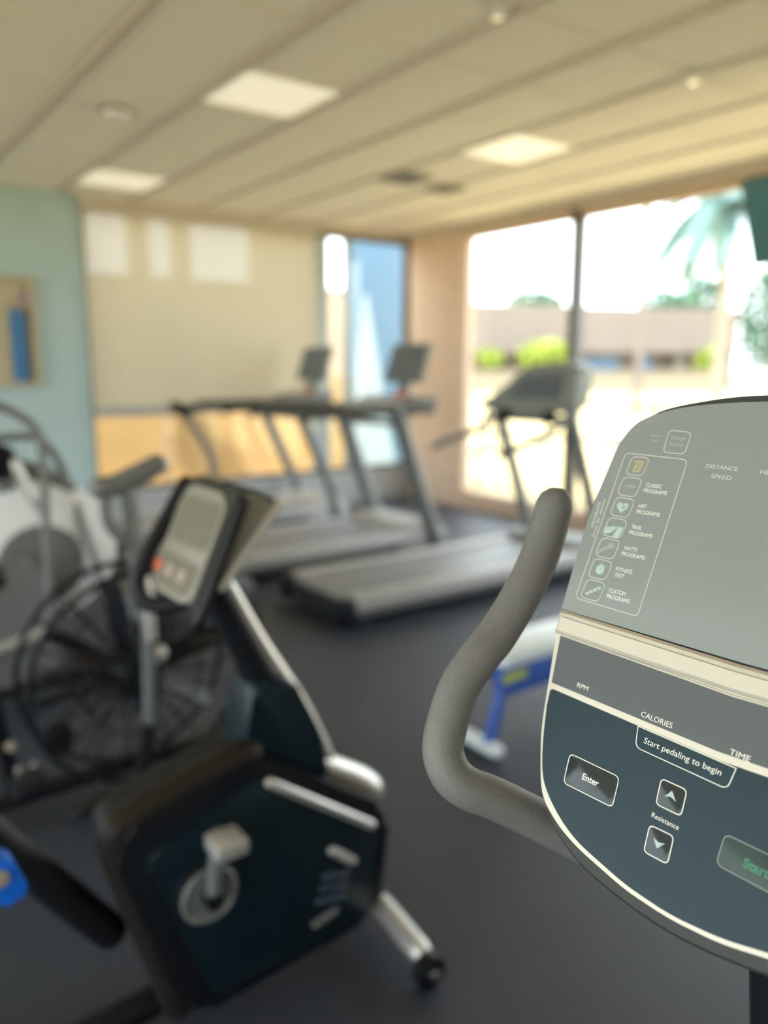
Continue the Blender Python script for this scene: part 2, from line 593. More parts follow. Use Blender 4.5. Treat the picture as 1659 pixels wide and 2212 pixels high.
for x in TX:
    obj('grid_runner', B(x - 0.019, TY[0], CZ - 0.012, x + 0.019, YF - 0.06, CZ + 0.02), 'grid', ceil, False)
for y in TY:
    obj('grid_crossbar', B(TX[0], y - 0.010, CZ - 0.004, XR - 0.05, y + 0.010, CZ + 0.02), 'tile', ceil, False)

LAMP_LABELS = ['square ceiling light panel above the fan bike, nearer the smoke detector', 'square ceiling light panel above the nearest treadmill, by the air vent', 'faint ceiling light panel beside the top of the pale blue wall',
               'square ceiling light panel overhead beyond the near bike', 'square ceiling light panel overhead by the television']
def lamp(x0, x1, y0, y1, label):
    cx, cy = (x0 + x1) / 2, (y0 + y1) / 2
    t = thing('ceiling_light', label, 'ceiling light', (cx, cy, CZ), 'square ceiling light panels')
    hx, hy = (x1 - x0) / 2 - 0.021, (y1 - y0) / 2 - 0.012
    fn = lambda a, b, d: Vector((cx + a, cy + b, d))
    R = lambda q: [(-hx + q, -hy + q), (hx - q, -hy + q), (hx - q, hy - q), (-hx + q, hy - q)]
    obj('lamp_frame', ring_plate(bmesh.new(), R(0), R(0.02), fn, CZ - 0.004, CZ + 0.015), 'tile', t, False)
    obj('diffuser', Pr(R(0.02), fn, CZ + 0.0, CZ + 0.012), 'lens', t, False)
for c in lamp_cells:
    cx, cy = (c[0] + c[1]) / 2, (c[2] + c[3]) / 2
    k = min(range(5), key=lambda q: (cx - (2.2, 4.05, 2.2, 2.2, 4.05)[q]) ** 2 + (cy - (4.07, 4.07, 6.4, 1.62, 1.62)[q]) ** 2)
    lamp(*c, LAMP_LABELS[k])

t = thing('smoke_detector', 'round white smoke detector on the ceiling', 'smoke detector', (1.62, 4.78, CZ))
obj('detector_body', La([(0.075, 0.0), (0.075, -0.02), (0.06, -0.04), (0.02, -0.048)], (1.62, 4.78, CZ - 0.011), 'z'), 'white_plastic', t)
obj('mounting_ring', La([(0.09, 0.012), (0.09, -0.006), (0.078, -0.01)], (1.62, 4.78, CZ - 0.006), 'z'), 'vent', t)
def vent(x, y, label, s=0.15):
    t = thing('air_vent', label, 'air vent', (x, y, CZ), 'ceiling air vents')
    fn = lambda a, b, d: Vector((x + a, y + b, d))
    R = lambda q: [(-s + q, -s + q), (s - q, -s + q), (s - q, s - q), (-s + q, s - q)]
    obj('vent_frame', ring_plate(bmesh.new(), R(0), R(0.03), fn, CZ - 0.022, CZ - 0.002), 'vent', t, False)
    for k in range(5):
        yy = -s + 0.05 + k * (2 * s - 0.1) / 4
        obj('vent_slat', Pr([(-s + 0.03, yy - 0.016), (s - 0.03, yy - 0.016), (s - 0.03, yy + 0.016), (-s + 0.03, yy + 0.016)], fn, CZ - 0.016, CZ - 0.012), 'charcoal', t, False)
vent(3.92, 5.10, 'dark square air vent on the ceiling in front of the window corner')
vent(4.42, 5.22, 'fainter air vent on the ceiling nearest the beige corner pier', 0.12)
for x, y, lab in ((2.43, 2.56, 'small sprinkler head on a ceiling runner at the very top edge of the photo'), (3.73, 2.53, 'small sprinkler head on a ceiling runner above the television')):
    t = thing('sprinkler_head', lab, 'sprinkler', (x, y, CZ), 'ceiling sprinkler heads')
    obj('escutcheon', La([(0.04, -0.012), (0.035, -0.02), (0.012, -0.024)], (x, y, CZ), 'z', 16), 'white_plastic', t)
    obj('deflector', La([(0.008, -0.024), (0.008, -0.045), (0.022, -0.046), (0.022, -0.049)], (x, y, CZ), 'z', 12), 'chrome', t)

# roller shade on the far window
t = thing('roller_shade', 'tan see-through roller shade drawn over the big far window', 'window shade', (3.25, YF - 0.03, 2.80))
obj('fabric', B(2.10, YF - 0.036, 1.13, 4.40, YF - 0.034, 2.83), 'shade', t, False)
obj('roller_tube', Tb([(2.10, YF - 0.05, 2.82), (4.41, YF - 0.05, 2.82)], 0.022), 'grid', t)
obj('bottom_bar', B(2.10, YF - 0.045, 1.05, 4.40, YF - 0.027, 1.14, 0.006), 'post_grey', t)

# display case on the pale blue wall
t = thing('display_case', 'tan backed display case with a tall blue panel on the pale blue wall', 'display case', (1.35, YF - 0.03, 1.78))
obj('back_board', B(1.02, YF - 0.02, 1.35, 1.66, YF - 0.001, 2.20), 'cork', t, False)
obj('case_frame', ring_plate(bmesh.new(), [(1.0, 1.33), (1.68, 1.33), (1.68, 2.22), (1.0, 2.22)], [(1.03, 1.36), (1.63, 1.36), (1.63, 2.19), (1.03, 2.19)], XZ, YF - 0.06, YF - 0.001), 'cork', t, False)
obj('side_stile', B(1.60, YF - 0.055, 1.36, 1.64, YF - 0.02, 1.97), 'wood', t, False)
obj('blue_panel', B(1.47, YF - 0.04, 1.37, 1.58, YF - 0.02, 1.96, 0.004), 'poster_blue', t)
obj('round_sticker', La([(0.04, 0), (0.04, -0.006), (0.035, -0.008)], (1.585, YF - 0.022, 2.06), 'y', 20), 'mauve', t)
obj('red_sticker', La([(0.03, 0), (0.03, -0.006), (0.026, -0.008)], (1.52, YF - 0.022, 2.0), 'y', 20), M('dusty rose print', (0.50, 0.26, 0.22), 0.6), t)

# television
def television():
    y1 = 2.57
    a, b = Vector((4.272, y1, 2.49)), Vector((4.470, y1, 2.054))
    dn = (b - a).normalized()
    n = Vector((dn.z, 0, -dn.x))
    if n.x > 0:
        n = -n
    W, H = 0.86, (b - a).length
    fn = lambda u, v, d: a + Vector((0, -u, 0)) + dn * v + n * d
    t = thing('television', 'dark teal wall television hung tilted beneath the ceiling', 'television', (4.37, y1 - W / 2, 2.3))
    obj('case', Pr(round_poly([(0, 0), (W, 0), (W, H), (0, H)], 0.01, 3), fn, -0.06, 0.0, 0.004), 'tv_case', t)
    obj('screen', Pr([(0.006, 0.006), (W - 0.006, 0.006), (W - 0.006, H - 0.008), (0.006, H - 0.008)], fn, 0.0, 0.002), 'tv', t, False)
    m = fn(W / 2, H * 0.4, -0.06)
    obj('ceiling_mount', tube(Tb([m, m + Vector((0.12, 0, 0))], 0.02), [m + Vector((0.10, 0, -0.02)), (m.x + 0.10, m.y, CZ - 0.02)], 0.022), 'black_metal', t)
television()

# ------------------------------------------------------------------ console of the bike at hand
K = 0.0011333
P0 = Vector((0.50534, 0.43962, 1.29079))
E1 = Vector((0.0698, -0.9976, 0)).normalized()
E2 = Vector((0.4216, 0.0295, 0.9063)).normalized()
EN = E1.cross(E2)
EN = EN if EN.x < 0 else -EN
SC = 140.0
def CF(s, tt, d):
    return P0 + E1 * (s * K) + E2 * (tt * K) + EN * (d * K)
def mirror(left):
    """left-half outline, bottom centre to top centre -> closed outline"""
    return left + [(2 * SC - s, v) for s, v in reversed(left) if abs(s - SC) > 0.5]
def smooth2(pts, n=5):
    return [(p.x, p.y) for p in spline([(a, b, 0) for a, b in pts], n)]
SHELL = mirror([(140, -165.4)] + smooth2([(132, -165.3), (112, -163.6), (81, -158.5), (61, -151.5), (45, -142), (33, -130), (24, -115), (17, -96), (11, -72), (4, -30), (0, 0), (-2, 40), (-2, 87), (0.5, 118), (5, 142), (13.6, 156.5), (34, 171), (76, 181), (107, 184.3), (132, 185.4)]) + [(140, 185.5)])
PANEL = mirror([(140, 3.2), (0.6, 4.6)] + smooth2([(-0.6, 55), (0.2, 87), (2.9, 116), (6.5, 140), (17, 157.4), (40, 168), (70.5, 174), (108.5, 177.4), (132, 178.1)]) + [(140, 178.2)])
RIM = mirror([(140, -156.6)] + smooth2([(132, -156.4), (110, -154.6), (89, -150.4), (67, -145), (47.5, -136.6), (31.5, -123.6), (20.4, -98), (14.4, -77.6), (7.6, -40), (1.6, -4), (0.2, 3.4)]) + [(140, 1.5)])
KEYPAD = mirror([(140, -154.0)] + smooth2([(132, -153.8), (110, -151.7), (90, -147.6), (68.5, -142.1), (51.3, -133.8), (36.1, -122.2), (27.1, -110.3), (19.8, -89.6), (14.2, -66)]) + round_poly([(13.3, -62), (12.6, -53.2), (20, -53.9)], 5, 4)[6:12] + [(140, -58.4)])
STRIP = mirror([(140, -53.3), (12.2, -49.3), (7.4, -14.6), (140, -18.9)])

fg = thing('exercise_bike', 'bike with grey program console and curved foam grip, close in front of the camera', 'exercise bike', (0.62, 0.27, 0))
def build_console():
    bm = bmesh.new()
    back = [(SC + (s - SC) * 0.86, 5 + (v - 5) * 0.86) for s, v in SHELL]
    vs = [[bm.verts.new(CF(s, v, d)) for s, v in p] for p, d in ((inset(SHELL, 2.0), -2.0), (SHELL, -5), (SHELL, -16), (back, -44))]
    n = len(SHELL)
    for a, b in zip(vs, vs[1:]):
        for i in range(n):
            bm.faces.new((a[i], a[(i + 1) % n], b[(i + 1) % n], b[i]))
    bm.faces.new(vs[0])
    bm.faces.new(list(reversed(vs[-1])))
    con = obj('console', bm, 'shell', fg)
    obj('silver_bezel', Pr(RIM, CF, -4, 0.2, 0.6 * K), 'cream', con, label='champagne bezel framing the lower console')
    obj('upper_display', Pr(PANEL, CF, -4, 0.3, 0.3 * K), 'film', con, label='glossy grey upper display film')
    obj('data_strip', Pr(STRIP, CF, -1, 0.7), 'strip', con, False, label='slate strip with RPM, CALORIES and TIME')
    obj('keypad', Pr(KEYPAD, CF, -1, 0.8, 0.2 * K), 'keypad', con, False, label='dotted slate keypad with rounded lower edge')
    # raised ridge between the display and the keypad
    bm = bmesh.new()
    prof = [(3.6, 0.0), (2.6, 1.6), (-0.4, 2.2), (-1.2, 4.2), (-11.2, 4.6), (-13.2, 2.2), (-13.8, 0.0)]
    cols = []
    for s, dip in ((2.0, 0.0), (5.0, 0.0), (140, -2.7), (275, 0.0), (278.0, 0.0)):
        f = 0.25 if s in (2.0, 278.0) else 1.0
        cols.append([bm.verts.new(CF(s, v + dip, d * f)) for v, d in prof])
    for a, b in zip(cols, cols[1:]):
        for i in range(len(prof) - 1):
            bm.faces.new((a[i], b[i], b[i + 1], a[i + 1]))
    obj('ridge', bm, 'cream', con, label='raised champagne ridge across the console')
    bm = bmesh.new()
    cols = []
    for s, dip in ((1.0, 0.0), (140, -2.5), (279, 0.0)):
        cols.append([bm.verts.new(CF(s, v + dip, d)) for v, d in ((4.4, 0.35), (4.2, 1.3), (2.3, 2.1), (1.9, 1.5))])
    for a, b in zip(cols, cols[1:]):
        for i in range(3):
            bm.faces.new((a[i], b[i], b[i + 1], a[i + 1]))
    obj('ridge_line', bm, 'tan_edge', con)
    bm = bmesh.new()
    cols = []
    for s, dip in ((6.0, 0.0), (140, -4.2), (274, 0.0)):
        cols.append([bm.verts.new(CF(s, v + dip, d)) for v, d in ((-13.2, 0.5), (-13.2, 0.9), (-13.7, 0.9), (-13.7, 0.5))])
    for a, b in zip(cols, cols[1:]):
        for i in range(3):
            bm.faces.new((a[i], b[i], b[i + 1], a[i + 1]))
    obj('bezel_groove', bm, 'tan_edge', con)

    def outline(name, pts, r, lw, mat='print', d=0.9, n=5):
        p = round_poly(pts, r, n)
        return obj(name, ring_plate(bmesh.new(), p, inset(p, lw), CF, d - 0.12, d), mat, con, False)
    def text(txt, s, v, width, mat='print', d=0.95, rot=0.0, height=None, align='LEFT', bold=0.0):
        return obj('lettering', text_bm(txt, CF, s, v, width=width, height=height, rot=rot, align=align, bold=bold, d=d), mat, con, False)
    # program column
    D0 = 0.5
    outline('program_outline', [(9.4, 15.3), (63, 13.8), (65.1, 131.3), (13.6, 132.2)], 4.5, 0.55, 'print_line', D0)
    ic = [(27.2, 122.4), (26.0, 105.9), (25.2, 89.6), (24.4, 73.3), (23.6, 57.1), (22.9, 40.7), (22.3, 24.3)]
    for k, (s, v) in enumerate(ic):
        q = 8.2 if k else 7.6
        sq = [(s - q - 0.6, v - 7.3), (s + q - 0.8, v - 7.6), (s + q + 0.6, v + 7.3), (s - q + 0.8, v + 7.6)]
        rp = round_poly(sq, 4.4, 5)
        kb = obj('program_key', Pr(rp, CF, 0.2, 0.45), 'film', con, False)
        obj('key_outline', ring_plate(bmesh.new(), rp, inset(rp, 0.5), CF, 0.45, 0.6), 'print_line', con, False)
    def shape(poly, mat, d=0.6, name='key_symbol', bm=None):
        return obj(name, Pr(poly, CF, d - 0.1, d), mat, con, False)
    def at(k, pts, sc_=1.0):
        s, v = ic[k]
        return [(s + a * sc_, v + b * sc_) for a, b in pts]
    # 1: framed figure eight with a small apostrophe
    fr = [(-3.0, -4.6), (2.6, -4.6), (4.4, 4.0), (-1.2, 4.4)]
    bm = ring_plate(bmesh.new(), at(0, fr), at(0, inset(fr, 1.1)), CF, 0.5, 0.6)
    obj('key_symbol', bm, 'yellow_print', con, False)
    for c0 in ((0.4, -1.4), (0.9, 1.3)):
        cir = [(c0[0] + 1.3 * math.cos(q * math.pi / 6), c0[1] + 1.3 * math.sin(q * math.pi / 6)) for q in range(12)]
        obj('key_symbol', ring_plate(bmesh.new(), at(0, cir), at(0, inset(cir, 0.5)), CF, 0.5, 0.6), 'yellow_print', con, False)
    shape(at(0, [(-3.6, 2.6), (-2.6, 2.6), (-2.2, 4.4), (-3.2, 4.4)]), 'yellow_print')
    # 2: faint little bars
    for k, h in enumerate((1.0, 2.2, 1.6, 2.4, 1.8, 2.0)):
        shape(at(1, [(-4.4 + k * 1.6, -0.6), (-3.3 + k * 1.6, -0.6), (-3.3 + k * 1.6, -0.6 + h), (-4.4 + k * 1.6, -0.6 + h)]), 'icon_dim')
    # 3: heart with a pulse trace
    hp = []
    for q in range(36):
        a = 2 * math.pi * q / 36
        hp.append((0.3 * 16 * math.sin(a) ** 3, 0.3 * (13 * math.cos(a) - 5 * math.cos(2 * a) - 2 * math.cos(3 * a) - math.cos(4 * a))))
    shape(at(2, hp), 'icon')
    for (a, b) in (((-0.2, -1.2), (0.7, 1.6)), ((0.7, 1.6), (1.4, -1.4)), ((1.4, -1.4), (2.2, 1.2)), ((2.2, 1.2), (2.8, 0.0))):
        dx, dy = b[0] - a[0], b[1] - a[1]
        l = math.hypot(dx, dy)
        nx, ny = -dy / l * 0.2, dx / l * 0.2
        shape(at(2, [(a[0] - nx, a[1] - ny), (b[0] - nx, b[1] - ny), (b[0] + nx, b[1] + ny), (a[0] + nx, a[1] + ny)]), 'film', 0.68)
    # 4: trail between hills
    shape(at(3, [(-8.0, -4.4), (-7.6, -0.6), (-3.0, 0.8), (1.2, 1.2), (0.6, -1.2), (-1.6, -3.6), (-5.4, -5.6)]), 'icon')
    shape(at(3, [(1.9, 1.2), (6.9, 1.2), (6.0, -4.8), (4.4, -7.0), (0.4, -7.2), (0.6, -4.8), (1.8, -1.6)]), 'icon')
    shape(at(3, [(-4.2, -1.6), (-3.8, -1.6), (-3.8, 0.2), (-4.2, 0.2)]), 'film', 0.68)
    # 5: ribbed arrow
    for k in range(6):
        a = -7.2 + k * 1.25
        shape(at(4, [(a, -5.6 + k * 1.05), (a + 0.75, -6.0 + k * 1.05), (a + 2.6, -1.0 + k * 0.7), (a + 1.8, -0.4 + k * 0.7)]), 'icon_dim')
    shape(at(4, [(0.6, 0.2), (-0.6, 2.6), (1.0, 4.8), (3.4, 5.0), (4.6, 3.0), (5.2, 1.4), (5.0, -0.4), (4.2, 1.6), (2.9, 0.2)]), 'icon_dim')
    # 6: stopwatch
    shape(at(5, [(3.4 * math.cos(q * math.pi / 12), 3.6 * math.sin(q * math.pi / 12) - 0.3) for q in range(24)]), 'icon')
    shape(at(5, [(-0.7, 3.0), (0.9, 3.0), (0.9, 4.4), (-0.7, 4.4)]), 'icon')
    shape(at(5, [(2.0, 2.4), (2.8, 1.8), (3.6, 3.0), (2.8, 3.6)]), 'icon')
    shape(at(5, [(-0.4, -0.3), (0.4, -0.3), (0.4, 0.5), (-0.4, 0.5)]), 'film', 0.68)
    # 7: stairs
    for k in range(4):
        a, b = -5.4 + k * 2.7, -3.2 + k * 1.9
        shape(at(6, [(a, b - 1.0), (a + 3.0, b - 1.0), (a + 3.2, b + 1.1), (a + 0.2, b + 1.1)]), 'icon')
    # their names
    lb = [('CLASSIC', 38.6, 107.6, 12.8), ('PROGRAMS', 38.2, 103.2, 18.6), ('HRT', 38.0, 91.2, 6.4), ('PROGRAMS', 37.6, 86.8, 18.6), ('TRAIL', 37.4, 75.0, 8.6), ('PROGRAMS', 37.0, 70.6, 18.6),
          ('WATTS', 36.6, 58.6, 10.6), ('PROGRAMS', 36.2, 54.2, 18.6), ('FITNESS', 35.6, 42.2, 13.2), ('TEST', 35.8, 37.8, 7.6), ('CUSTOM', 35.2, 25.8, 13.6), ('PROGRAMS', 34.8, 21.4, 18.6)]
    for tx, s, v, wd in lb:
        text(tx, s, v, wd, 'print', 0.5, height=3.1)
    up = math.pi / 2 + 0.02
    text('PROGRAMS', 6.6, 71.0, 20, 'print_line', 0.5, rot=up, height=2.6)
    text('Press for options', 9.9, 64.0, 30, 'print_line', 0.5, rot=up, height=2.6)
    outline('display_key', [(43.7, 134.8), (61.3, 134.8), (61.6, 152.0), (43.3, 152.6)], 4.0, 0.5, 'print_line', D0)
    text('Change', 52.6, 145.4, 11.5, 'print_dim', 0.5, height=3.0, align='CENTER')
    text('Display', 52.4, 140.6, 11.0, 'print_dim', 0.5, height=3.0, align='CENTER')
    text('Hold to', 35.6, 146.2, 9.8, 'print_dim', 0.5, height=2.2, align='CENTER')
    text('Scan', 35.2, 142.6, 6.4, 'print_dim', 0.5, height=2.2, align='CENTER')
    text('DISTANCE', 79.4, 126.4, 22.4, 'print_line', 0.5, height=3.1)
    text('SPEED', 85.0, 119.6, 14.4, 'print_line', 0.5, height=3.1)
    text('HEART RATE', 117.2, 126.2, 29, 'print_line', 0.5, height=3.1)
    text('WATTS', 124.0, 119.6, 15, 'print_line', 0.5, height=3.1)
    # data strip and keypad
    R = -0.022
    text('RPM', 33.4, -46.0, 9.4, 'print', 0.9, rot=R, height=3.5)
    text('CALORIES', 86.2, -49.6, 22.6, 'print', 0.9, rot=R, height=3.8)
    text('TIME', 147.6, -52.4, 12.6, 'print', 0.9, rot=R, height=3.8)
    tabp = round_poly([(86.2, -56.0), (88.6, -70.0), (152.4, -72.6), (154.2, -58.6)], [0.1, 4.5, 4.5, 0.1], 5)
    obj('tab_outline', ring_plate(bmesh.new(), tabp, inset(tabp, 0.55), CF, 0.8, 0.98), 'print', con, False)
    text('Start pedaling to begin', 93.4, -65.2, 53, 'print', 0.98, rot=R, height=4.0)
    def key(pts, r, mat='key', line='print', lw=0.6):
        p = round_poly(pts, r, 5)
        kk = obj('key', Pr(p, CF, 0.6, 1.15, 0.15 * K), mat, con)
        obj('key_outline', ring_plate(bmesh.new(), p, inset(p, lw), CF, 1.1, 1.3), line, con, False)
        return kk
    key([(45.8, -111.5), (86.1, -112.1), (84.7, -91.6), (44.0, -90.6)], 4.0)
    text('Enter', 58.6, -103.4, 13.0, 'print', 1.3, rot=R, bold=0.02)
    key([(112.7, -98.2), (130.8, -98.6), (129.8, -81.9), (111.6, -81.5)], 3.4)
    key([(113.9, -128.3), (131.0, -128.5), (130.0, -111.0), (112.8, -111.0)], 3.4)
    obj('key_symbol', Pr([(117.2, -91.2), (120.6, -86.2), (125.0, -91.6), (120.8, -90.0)], CF, 1.2, 1.3), 'icon', con, False)
    obj('key_symbol', Pr([(117.6, -117.4), (121.8, -118.8), (125.8, -117.6), (121.6, -122.6)], CF, 1.2, 1.3), 'icon', con, False)
    text('Resistance', 112.4, -106.4, 18.6, 'print', 0.98, rot=R, height=3.2)
    key([(157.6, -115.4), (206, -117.0), (205, -97.6), (158.0, -96.6)], 4.5, 'start_key', 'print_dim', 0.35)
    text('Start', 172.0, -109.6, 15.0, 'green_print', 1.3, rot=R, bold=0.03)
    return con
build_console()
HB = [(0.558, 0.496, 1.372), (0.537, 0.490, 1.335), (0.508, 0.484, 1.301), (0.475, 0.482, 1.268), (0.453, 0.481, 1.252), (0.430, 0.481, 1.229), (0.411, 0.475, 1.200), (0.404, 0.470, 1.182), (0.405, 0.460, 1.166), (0.415, 0.450, 1.155), (0.432, 0.441, 1.146), (0.458, 0.428, 1.129), (0.50, 0.405, 1.10), (0.545, 0.37, 1.07), (0.57, 0.30, 1.055)]
obj('handlebar', Tb(HB, 0.0175, 24, 6), 'grip', fg, label='curved grey foam handlebar beside the console')
obj('handlebar', Tb([(x, 0.54 - y, z) for x, y, z in HB], 0.0175, 20, 6), 'grip', fg)

# ------------------------------------------------------------------ near bike (and the body under the console at hand)
def bike_body(t, ox, oy, top):
    """shroud, stand, crank; XZ outline at the near face, centre plane y = oy"""
    W = 0.085
    out = [(0.748, 0.645), (1.118, 0.385), (1.075, 0.095), (0.565, 0.06), (0.400, 0.56)]
    P = [(x + ox, z) for x, z in round_poly(out, [0.05, 0.05, 0.06, 0.05, 0.07], 6)]
    shroud = obj('shroud', Pr(P, XZ, oy - W, oy + W, 0.022, 3), 'black', t)
    inn = [(0.745, 0.600), (1.070, 0.362), (1.035, 0.115), (0.615, 0.10), (0.475, 0.500)]
    Q = [(x + ox, z) for x, z in round_poly(inn, [0.03, 0.04, 0.04, 0.04, 0.04], 5)]
    for s in (-1, 1):
        obj('side_panel', Pr(Q, XZ, oy + s * (W - 0.004), oy + s * (W + 0.014), 0.008, 2), 'dark_panel', shroud, label='slate side panel of the shroud')
    yn = oy - W - 0.014
    a, b = Vector((0.765 + ox, yn, 0.578)), Vector((1.045 + ox, yn, 0.372))
    obj('bevel_highlight', Tb([a, b], 0.012, 10), 'silver', shroud, label='painted highlight along the panel top bevel')  # pale tube drawn as the highlight on the panel's top bevel
    for (x0, z0, x1, z1, r, m) in ((0.927, 0.347, 0.988, 0.294, 0.011, 'silver'), (0.906, 0.284, 0.968, 0.270, 0.009, 'vent_blue'), (0.898, 0.255, 0.963, 0.241, 0.009, 'vent_blue'), (0.889, 0.226, 0.954, 0.211, 0.009, 'vent_blue'), (0.876, 0.169, 0.934, 0.181, 0.009, 'charcoal')):
        obj('vent_slot', Tb([(x0 + ox, yn, z0), (x1 + ox, yn, z1)], r, 8), m, shroud)
    # silver cap along the top edge
    obj('top_cap', Tb([(0.79 + ox, oy, 0.632), (0.95 + ox, oy, 0.522), (1.06 + ox, oy, 0.446), (1.10 + ox, oy, 0.405)], lambda q: 0.03 + 0.014 * q, 12, 4), 'silver', shroud, label='silver cap along the shroud top')
    rim = [(0.735, 0.635), (0.58, 0.600), (0.46, 0.568), (0.435, 0.53), (0.475, 0.36), (0.55, 0.09)]
    obj('frame_spine', Tb([(x + ox, oy - 0.045, z) for x, z in rim], 0.038, 12, 5), 'brown_rim', t, label='brown black spine wrapping the shroud rear')
    # crank and pedals
    c = Vector((0.605 + ox, yn, 0.375))
    crank = obj('crank', La([(0.075, 0.012), (0.075, -0.006), (0.062, -0.012), (0.058, -0.004), (0.02, -0.004), (0.02, -0.05), (0.005, -0.052)], c, 'y', 28), 'black', t, label='dark crank disc')
    obj('crank_ring', La([(0.060, 0.0), (0.066, -0.006), (0.060, -0.012), (0.054, -0.006)], c + Vector((0, -0.012, 0)), 'y', 28), 'charcoal', crank)
    obj('crank_arm', Tb([c + Vector((0, -0.035, 0)), c + Vector((0.012, -0.04, 0.15))], 0.016, 10), 'charcoal', crank)
    p = c + Vector((0.012, -0.04, 0.15))
    obj('pedal', B(p.x - 0.035, p.y - 0.085, p.z - 0.012, p.x + 0.035, p.y - 0.012, p.z + 0.022, 0.006), 'silver', crank)
    c2 = Vector((c.x, oy + W + 0.014, c.z))
    obj('crank_arm', Tb([c2 + Vector((0, 0.035, 0)), c2 + Vector((-0.012, 0.04, -0.15))], 0.016, 10), 'chrome', crank)
    obj('pedal', B(c2.x - 0.057, c2.y + 0.052, c2.z - 0.164, c2.x + 0.033, c2.y + 0.14, c2.z - 0.136, 0.006), 'grey', crank)
    # floor stand
    obj('front_stabilizer', Tb([(1.105 + ox, oy - 0.22, 0.065), (1.125 + ox, oy, 0.072), (1.105 + ox, oy + 0.22, 0.065)], 0.03, 12, 5), 'silver', t)
    for s in (-1, 1):
        obj('transport_wheel', La([(0.02, -0.02), (0.042, -0.016), (0.042, 0.016), (0.02, 0.02)], (1.10 + ox, oy + s * 0.262, 0.042), 'y', 20), 'black', t)
        obj('wheel_bolt', La([(0.013, 0.004), (0.013, -0.006), (0.006, -0.01)], (1.10 + ox, oy + s * 0.285, 0.045), 'y', 12), 'chrome', t)
    obj('front_strut', Tb([(1.06 + ox, oy, 0.14), (1.115 + ox, oy, 0.085)], 0.04, 10), 'black_metal', t)
    obj('base_rail', Tb([(0.62 + ox, oy, 0.085), (0.30 + ox, oy, 0.07), (0.06 + ox, oy, 0.065)], 0.035, 10), 'black_metal', t)
    obj('rear_stabilizer', Tb([(0.06 + ox, oy - 0.22, 0.04), (0.06 + ox, oy + 0.22, 0.04)], 0.035, 12), 'black_metal', t)
    # seat tube, post and saddle
    obj('seat_tube', Tb([(0.42 + ox, oy, 0.30), (0.20 + ox, oy, 0.62)], 0.038, 10), 'black_metal', t)
    obj('seat_post', Tb([(0.20 + ox, oy, 0.60), (0.06 + ox, oy, 0.84)], 0.024, 10), 'chrome', t)
    bm = bmesh.new()
    sad = round_poly([(-0.17, -0.13), (-0.02, -0.10), (0.15, -0.03), (0.17, 0.0), (0.15, 0.03), (-0.02, 0.10), (-0.17, 0.13)], 0.04, 4)
    prism(bm, sad, lambda a, b, d: Vector((0.06 + ox + a, oy + b, d)), 0.845, 0.91, 0.02, 3)
    obj('saddle', bm, 'black', t)
    # mast
    mx, mz = top
    obj('mast', Tb([(0.90 + ox, oy, 0.52), (0.825 + ox, oy, 0.735), (mx + ox, oy, mz)], lambda q: 0.055 - 0.022 * q, 12, 6, sq=0.8), 'black', t)
    e, g = mx - 0.675, mz - 1.06
    cov = [(0.985, 0.47), (0.975, 0.52), (0.950, 0.59), (0.894, 0.709), (0.800 + e * 0.6, 0.870 + g * 0.6), (0.722 + e, 1.022 + g)]
    obj('mast_cover', Tb([(x + ox, oy, z) for x, z in cov], lambda q: 0.026 - 0.006 * q, 10, 5), 'silver', t, label='silver cover down the front of the mast')
    bm = bmesh.new()
    prism(bm, [(x + ox, z) for x, z in round_poly([(0.72, 0.615), (0.755, 0.80), (0.85, 0.80), (0.925, 0.64), (0.95, 0.50)], 0.03, 4)], XZ, oy - 0.06, oy + 0.06, 0.018, 2)
    obj('mast_shroud', bm, 'dark_panel', t)

nb = thing('exercise_bike', 'black upright bike with slate shroud and silver mast before the fan bike', 'exercise bike', (0.75, 1.585, 0))
bike_body(nb, 0, 1.585, (0.675, 1.06))
bike_body(fg, -0.15, 0.27, (0.735, 1.13))

